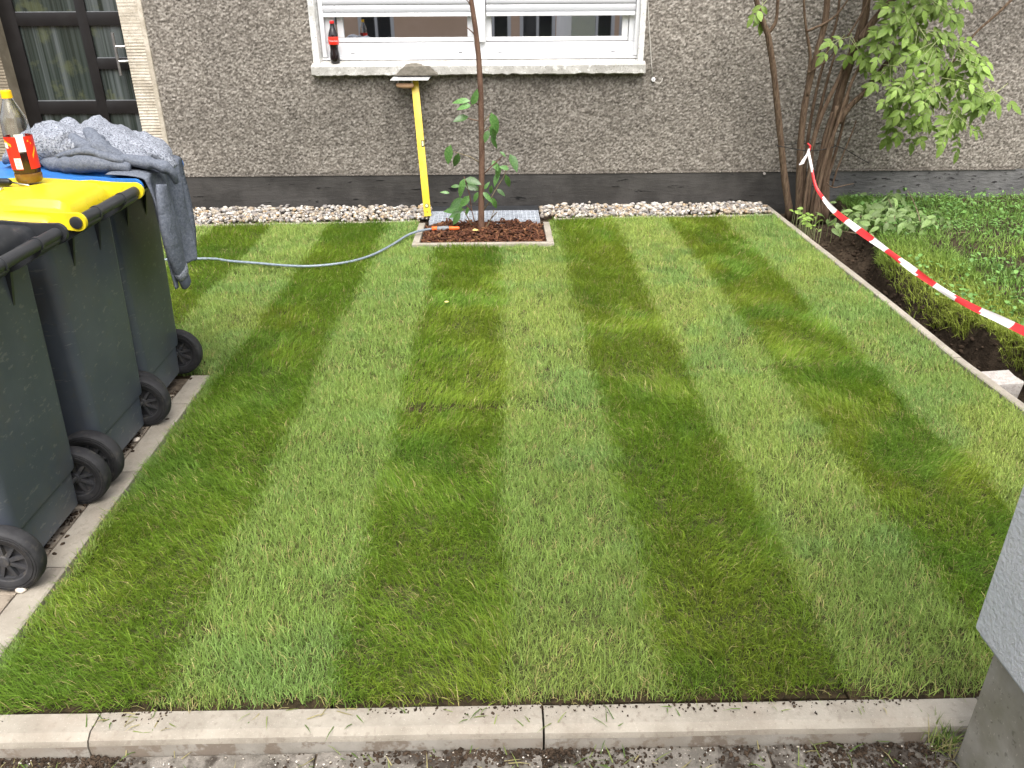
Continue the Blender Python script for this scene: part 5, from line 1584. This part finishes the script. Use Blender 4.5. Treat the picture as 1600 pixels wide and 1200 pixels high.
# leaflets
elm = [leaf_mesh('leaf', M['elder_leaf'], 1, .50, .22, .22, 5), leaf_mesh('leaf', M['elder_leaf'], 1, .44, .38, .28, 5), leaf_mesh('leaf', M['elder_leaf'], 1, .56, .10, .15, 5)]
CM = 2.3
clusters = [(1430, -10, 70, 24, 7, -.2), (1440, 20, 62, 26, 8, -.22), (1420, 70, 68, 36, 11, -.26), (1470, 95, 62, 40, 11, -.30), (1400, 120, 42, 26, 5, -.20), (1420, 155, 48, 26, 7, -.28), (1480, 150, 48, 28, 7, -.34), (1505, 95, 22, 32, 4, -.28),
            (1330, 78, 36, 22, 4, -.14), (1400, 190, 22, 18, 3, -.22), (1520, 160, 30, 14, 4, -.38), (1496, 200, 24, 22, 4, -.40), (1555, 158, 20, 10, 3, -.40), (1425, 205, 14, 14, 2, -.2), (1190, 12, 5, 12, 1, -.0)]
pairs = []
tw = MB()
lr = random.Random(5)
for cx, cy, rx, ry, cnt, dy in clusters:
    for _ in range(int(cnt * CM)):
        while True:
            u, v_ = lr.uniform(-1, 1), lr.uniform(-1, 1)
            if u * u + v_ * v_ < 1: break
        px, py = cx + u * rx, cy + v_ * ry
        c = E_(px, py, dy + lr.uniform(-.14, .12))
        # rachis: outwards and down
        a = math.atan2(v_ + .55, u + .25 * lr.uniform(-1, 1))
        d_ = Vector((math.cos(a) * .8, lr.uniform(-.65, -.05), -abs(math.sin(a)) * .75 - .15 + lr.uniform(-.1, .35))).normalized()
        Lr = lr.uniform(.11, .17)
        side = d_.cross(Vector((lr.uniform(-.3, .3), -.7, .75))).normalized()
        upn = side.cross(d_).normalized()
        if upn.y > 0 and upn.z < .2: upn = -upn
        p0 = c - d_ * Lr * .55
        tw.tube([p0 - d_ * .05, p0 + d_ * Lr * .5 + Vector((0, 0, .004)), p0 + d_ * Lr], [.0019, .0016, .001], n=5)
        npair = lr.choice([2, 2, 3])
        for j in range(npair):
            t = .30 + .55 * j / max(1, npair - 1)
            for s in (-1, 1):
                dd = (side * s * 1.0 + d_ * lr.uniform(.45, .85) + Vector((0, 0, lr.uniform(-.35, .05)))).normalized()
                pairs.append((p0 + d_ * Lr * t, dd, upn + Vector((lr.uniform(-.35, .35), lr.uniform(-.4, .1), lr.uniform(-.2, .4))), lr.uniform(.042, .076)))
        pairs.append((p0 + d_ * Lr, (d_ + Vector((0, 0, -.25))).normalized(), upn, lr.uniform(.06, .09)))
print('elder leaflets', len(pairs))
lr.shuffle(pairs)
for p_, dd, nn2, L_ in pairs[:300]:
    put_leaf(lr.choice(elm), p_, dd, nn2, L_, elder)
rest = pairs[300:]
# leaves above the frame and deep inside the crown: one joined part
for _ in range(420):
    px, py = lr.gauss(1425, 60), lr.uniform(-190, -25)
    p_ = E_(px, py, lr.uniform(-.5, .05))
    rest.append((p_, Vector((lr.uniform(-1, 1), lr.uniform(-1, .3), lr.uniform(-1, .1))), Vector((lr.uniform(-.4, .4), -.5, .8)), lr.uniform(.06, .1)))
src = elm[0]
sv = np.array([v.co[:] for v in src.vertices]); sf = [tuple(p.vertices) for p in src.polygons]
fb = MB()
for p_, dd, nn2, L_ in rest:
    mw = orient(dd, nn2)
    fb.add([mw @ (Vector(v) * L_) + p_ for v in sv], sf)
pw = wloc(elder)
me = bpy.data.meshes.new('foliage'); me.from_pydata([(v[0] - pw.x, v[1] - pw.y, v[2] - pw.z) for v in fb.v], [], fb.f); me.materials.append(M['elder_leaf'])
o = bpy.data.objects.new('foliage', me); link(o, elder); tag(o, kind='stuff')
tw.tube([E_(1435, 60, -.2), E_(1455, 120, -.3), E_(1472, 160, -.36), E_(1488, 178, -.4)], [.004, .0032, .0026, .002], n=6)
tw.tube([E_(1480, 112, -.3), E_(1510, 122, -.34), E_(1530, 145, -.38), E_(1560, 155, -.4)], [.003, .0026, .0022, .0016], n=6)
tw.tube([E_(1395, -10, -.15), E_(1420, 30, -.2), E_(1436, 62, -.22)], [.005, .0042, .004], n=6)
tw.tube([E_(1420, 30, -.2), E_(1450, 60, -.26), E_(1480, 112, -.3)], [.004, .0035, .003], n=6)
tw.tube([E_(1366, 124, -.14), E_(1395, 140, -.2), E_(1420, 160, -.26)], [.004, .003, .002], n=6)
tag(tw.build('twigs', M['green_twig'], elder, smooth=True), kind='stuff')
# binding wire
wi = empty('binding_wire', E_(1260, 232, -.08))
tag(wi, 'thin dark wire tied around the stems of the elder', 'wire')
b = MB()
b.tube(smooth_path([E_(x, y, -.11) for x, y in ((1214, 228), (1232, 231), (1255, 235), (1280, 234.5), (1298, 231), (1306, 228))], 3), .0032, n=5)
b.tube(smooth_path([E_(x, y, .10) for x, y in ((1214, 227), (1240, 225), (1270, 224), (1306, 227))], 3), .0032, n=5)
b.tube(smooth_path([E_(x, y, -.10) for x, y in ((1305, 228), (1320, 233), (1340, 245), (1358, 255))], 3), .003, n=5)
b.build('wire_loop', M['wire'], wi, smooth=True)

# ------------------------------------------------------------------ barrier tape
tp = [(1263, 236, 5.53), (1268, 262, 5.48), (1274, 290, 5.42), (1285, 308, 5.34), (1302, 328, 5.14), (1330, 351, 4.82), (1362, 374, 4.46), (1400, 402, 4.10), (1440, 431, 3.76), (1480, 458, 3.48), (1520, 480, 3.25), (1560, 498, 3.06), (1606, 520, 2.88), (1680, 552, 2.60), (1780, 590, 2.25)]
tpts = smooth_path([P(x, y, y=d_) for x, y, d_ in tp], 8)
tape = empty('barrier_tape', tpts[0])
tag(tape, 'red and white barrier tape strung from the elder to the right', 'tape')
n = len(tpts)
cum = [0]
for i in range(1, n): cum.append(cum[-1] + (tpts[i] - tpts[i - 1]).length)
b = MB()
wd_ = []
vs, fs, mi = [], [], []
for i, p in enumerate(tpts):
    t = (tpts[min(i + 1, n - 1)] - tpts[max(i - 1, 0)]).normalized()
    tw_ = 1.2 * math.sin(cum[i] * 3.1 + .6) + .5 * math.sin(cum[i] * 7)
    s1 = t.cross(Vector((0, 0, 1))).normalized(); s2 = s1.cross(t).normalized()
    nn3 = -s1 * (.55 + .25 * math.cos(tw_)) + s2 * (.55 + .30 * math.sin(tw_ * .7 + 1))
    hw_ = .0075 + .009 * (0.5 + .5 * math.sin(cum[i] * 2.6 - 1.2)) + .005 * min(1, cum[i] / 2)
    off = t.cross(nn3).normalized() * .0035 * math.sin(cum[i] * 9)
    for q_ in (-1, -.33, .33, 1):
        vs.append(p + nn3 * hw_ * q_ + off * (1 - q_ * q_) * 2)
segs = .215
for i in range(n - 1):
    for q_ in range(3):
        a = i * 4 + q_
        fs.append((a, a + 1, a + 5, a + 4))
b.add(vs, fs)
for i in range(n - 1):
    for q_ in range(3): b.mi[i * 3 + q_] = 1 if int((cum[i] + (q_ - 1) * .006 + .08) / segs) % 2 else 0
o = b.build('tape_strip', [M['tape_white'], M['tape_red']], tape, smooth=True)
k0 = tpts[0]
b = MB()
tail = smooth_path([P(x, y, y=5.50) for x, y in ((1264, 232), (1262, 240), (1257, 248), (1252, 257))], 4)
vs = []
for i, p in enumerate(tail):
    h_ = .006 + .012 * i / len(tail)
    vs += [p + Vector((-h_, 0, -h_ * .25)), p + Vector((0, -.004, 0)), p + Vector((h_, 0, h_ * .25))]
b.add(vs, [(3 * i + q_, 3 * i + q_ + 1, 3 * i + q_ + 4, 3 * i + q_ + 3) for i in range(len(tail) - 1) for q_ in range(2)])
b.build('tape_end', M['tape_white'], tape, smooth=True)
kn = [P(x, y, y=EY - .11) for x, y in ((1262, 224), (1266, 228), (1265, 234), (1262, 237))]
MB().tube(kn, [.007, .010, .010, .006], n=10, flat=.7).build('knot', M['tape_red'], tape, smooth=True)

# ------------------------------------------------------------------ cut branches on the soil
cby = 5.25
cut = empty('cut_branches', P(1390, 350, z=0.0))
tag(cut, 'heap of cut leafy branches on the soil under the elder', 'branches')
clm = [leaf_mesh('leaf', M['cut_leaf'], 1, .5, .3, .2, 4), leaf_mesh('leaf', M['cut_leaf'], 1, .42, .5, .3, 4)]
def ground_pt(px, py, up=.0):
    p = P(px, py, z=.02 + up); return p
sticks = [[(1545, 359, .05), (1500, 364, .05), (1450, 364, .05), (1405, 362, .05), (1385, 364, .04)], [(1400, 362, .05), (1398, 340, .10), (1392, 320, .16), (1386, 308, .18)], [(1400, 362, .04), (1380, 345, .10), (1350, 338, .10), (1320, 342, .06)],
          [(1440, 362, .05), (1435, 335, .12), (1425, 310, .18), (1418, 298, .22)], [(1470, 362, .05), (1460, 345, .08), (1440, 335, .1)], [(1385, 364, .03), (1350, 366, .03), (1310, 360, .03)]]
for s in sticks:
    pts = smooth_path([Vector((lambda q: (q.x, q.y, q.z))(P(x, y, z=z))) for x, y, z in s], 4)
    MB().tube(pts, [.0045 * (1 - .5 * i / len(pts)) for i in range(len(pts))], n=6).build('stick', M['twig'], cut, smooth=True)
lr = random.Random(9)
for cx, cy, rx, ry, up, cnt in ((1390, 322, 36, 24, .13, 76), (1350, 336, 36, 18, .11, 60), (1430, 341, 44, 16, .11, 56), (1310, 345, 20, 14, .04, 18), (1395, 305, 14, 8, .17, 10), (1470, 350, 40, 12, .04, 22)):
    for _ in range(cnt):
        p_ = P(cx + lr.gauss(0, .5) * rx, cy + lr.gauss(0, .5) * ry, z=.03 + up * lr.uniform(.5, 1.1))
        p_.y = min(p_.y, WALL_Y - .10)
        put_leaf(lr.choice(clm), p_, Vector((lr.uniform(-1, 1), lr.uniform(-1, .5), lr.uniform(-.9, .3))), Vector((lr.uniform(-.6, .6), lr.uniform(-.9, 0), lr.uniform(.2, 1))), lr.uniform(.045, .085), cut)
# small leafy weed at the foot of the elder
wd = empty('leafy_weed', P(1250, 345, z=0))
tag(wd, 'small leafy weed at the foot of the elder beside the edging', 'weed')
b = MB()
for _ in range(40):
    p_ = P(lr.gauss(1256, 16), lr.gauss(340, 8), z=lr.uniform(.03, .10))
    p_.x = max(p_.x, EX + .03); p_.y = min(p_.y, WALL_Y - .06)
    put_leaf(lr.choice(elm), p_, Vector((lr.uniform(-1, 1), lr.uniform(-1, .5), lr.uniform(-.4, .5))), Vector((lr.uniform(-.5, .5), lr.uniform(-.7, 0), lr.uniform(.3, 1))), lr.uniform(.03, .05), wd)
    b.tube([Vector((p_.x, p_.y, -.08)), p_], .0012, n=4)
tag(b.build('stalks', M['green_twig'], wd), kind='stuff')

# ------------------------------------------------------------------ house across the street (seen mirrored in the window panes)
oh = empty('opposite_house', (0, -8.2, -.16))
tag(oh, 'peach rendered house across the street with white framed windows', 'house')
OZ = .38
b = MB()
wins = [-6.9, -4.7, -2.85, -.1, .95, 2.35, 3.3, 5.2, 7.0]
b.box((-11, -8.9, -.4), (11, -8.2, OZ)); b.box((-11, -8.9, OZ + 1.25), (11, -8.2, 5.2))
ed = -11
for x in wins:
    b.box((ed, -8.9, OZ), (x - .42, -8.2, OZ + 1.25)); ed = x + .42
b.box((ed, -8.9, OZ), (11, -8.2, OZ + 1.25))
b.build('wall', M['facade'], oh)
for x in wins:
    f = MB()
    for lo, hi in (((x - .42, -8.26, OZ), (x + .42, -8.19, OZ + .08)), ((x - .42, -8.26, OZ + .081), (x - .34, -8.19, OZ + 1.25)), ((x + .34, -8.26, OZ + .081), (x + .42, -8.19, OZ + 1.25)), ((x - .03, -8.26, OZ + .081), (x + .03, -8.19, OZ + 1.25))):
        f.box(lo, hi)
    fo = f.build('window', M['pvc'], oh)
    MB().box((x - .4, -8.30, OZ + .02), (x + .4, -8.27, OZ + 1.25)).build('pane', M['facade_glass'], fo)
MB().add([(-11.3, -7.8, 5.2), (11.3, -7.8, 5.2), (11.3, -11.5, 7.4), (-11.3, -11.5, 7.4), (-11.3, -7.8, 5.05), (11.3, -7.8, 5.05), (11.3, -11.5, 7.25), (-11.3, -11.5, 7.25)],
         [(0, 1, 2, 3), (7, 6, 5, 4), (0, 4, 5, 1), (1, 5, 6, 2), (2, 6, 7, 3), (3, 7, 4, 0)]).build('roof', M['roof_tile'], oh)
sw = MB().box((-12, -8.2, -.36), (12, -6.4, -.1)).build('far_pavement', M['pavement']); tag(sw, 'pavement on the other side of the street', 'pavement', kind='structure')
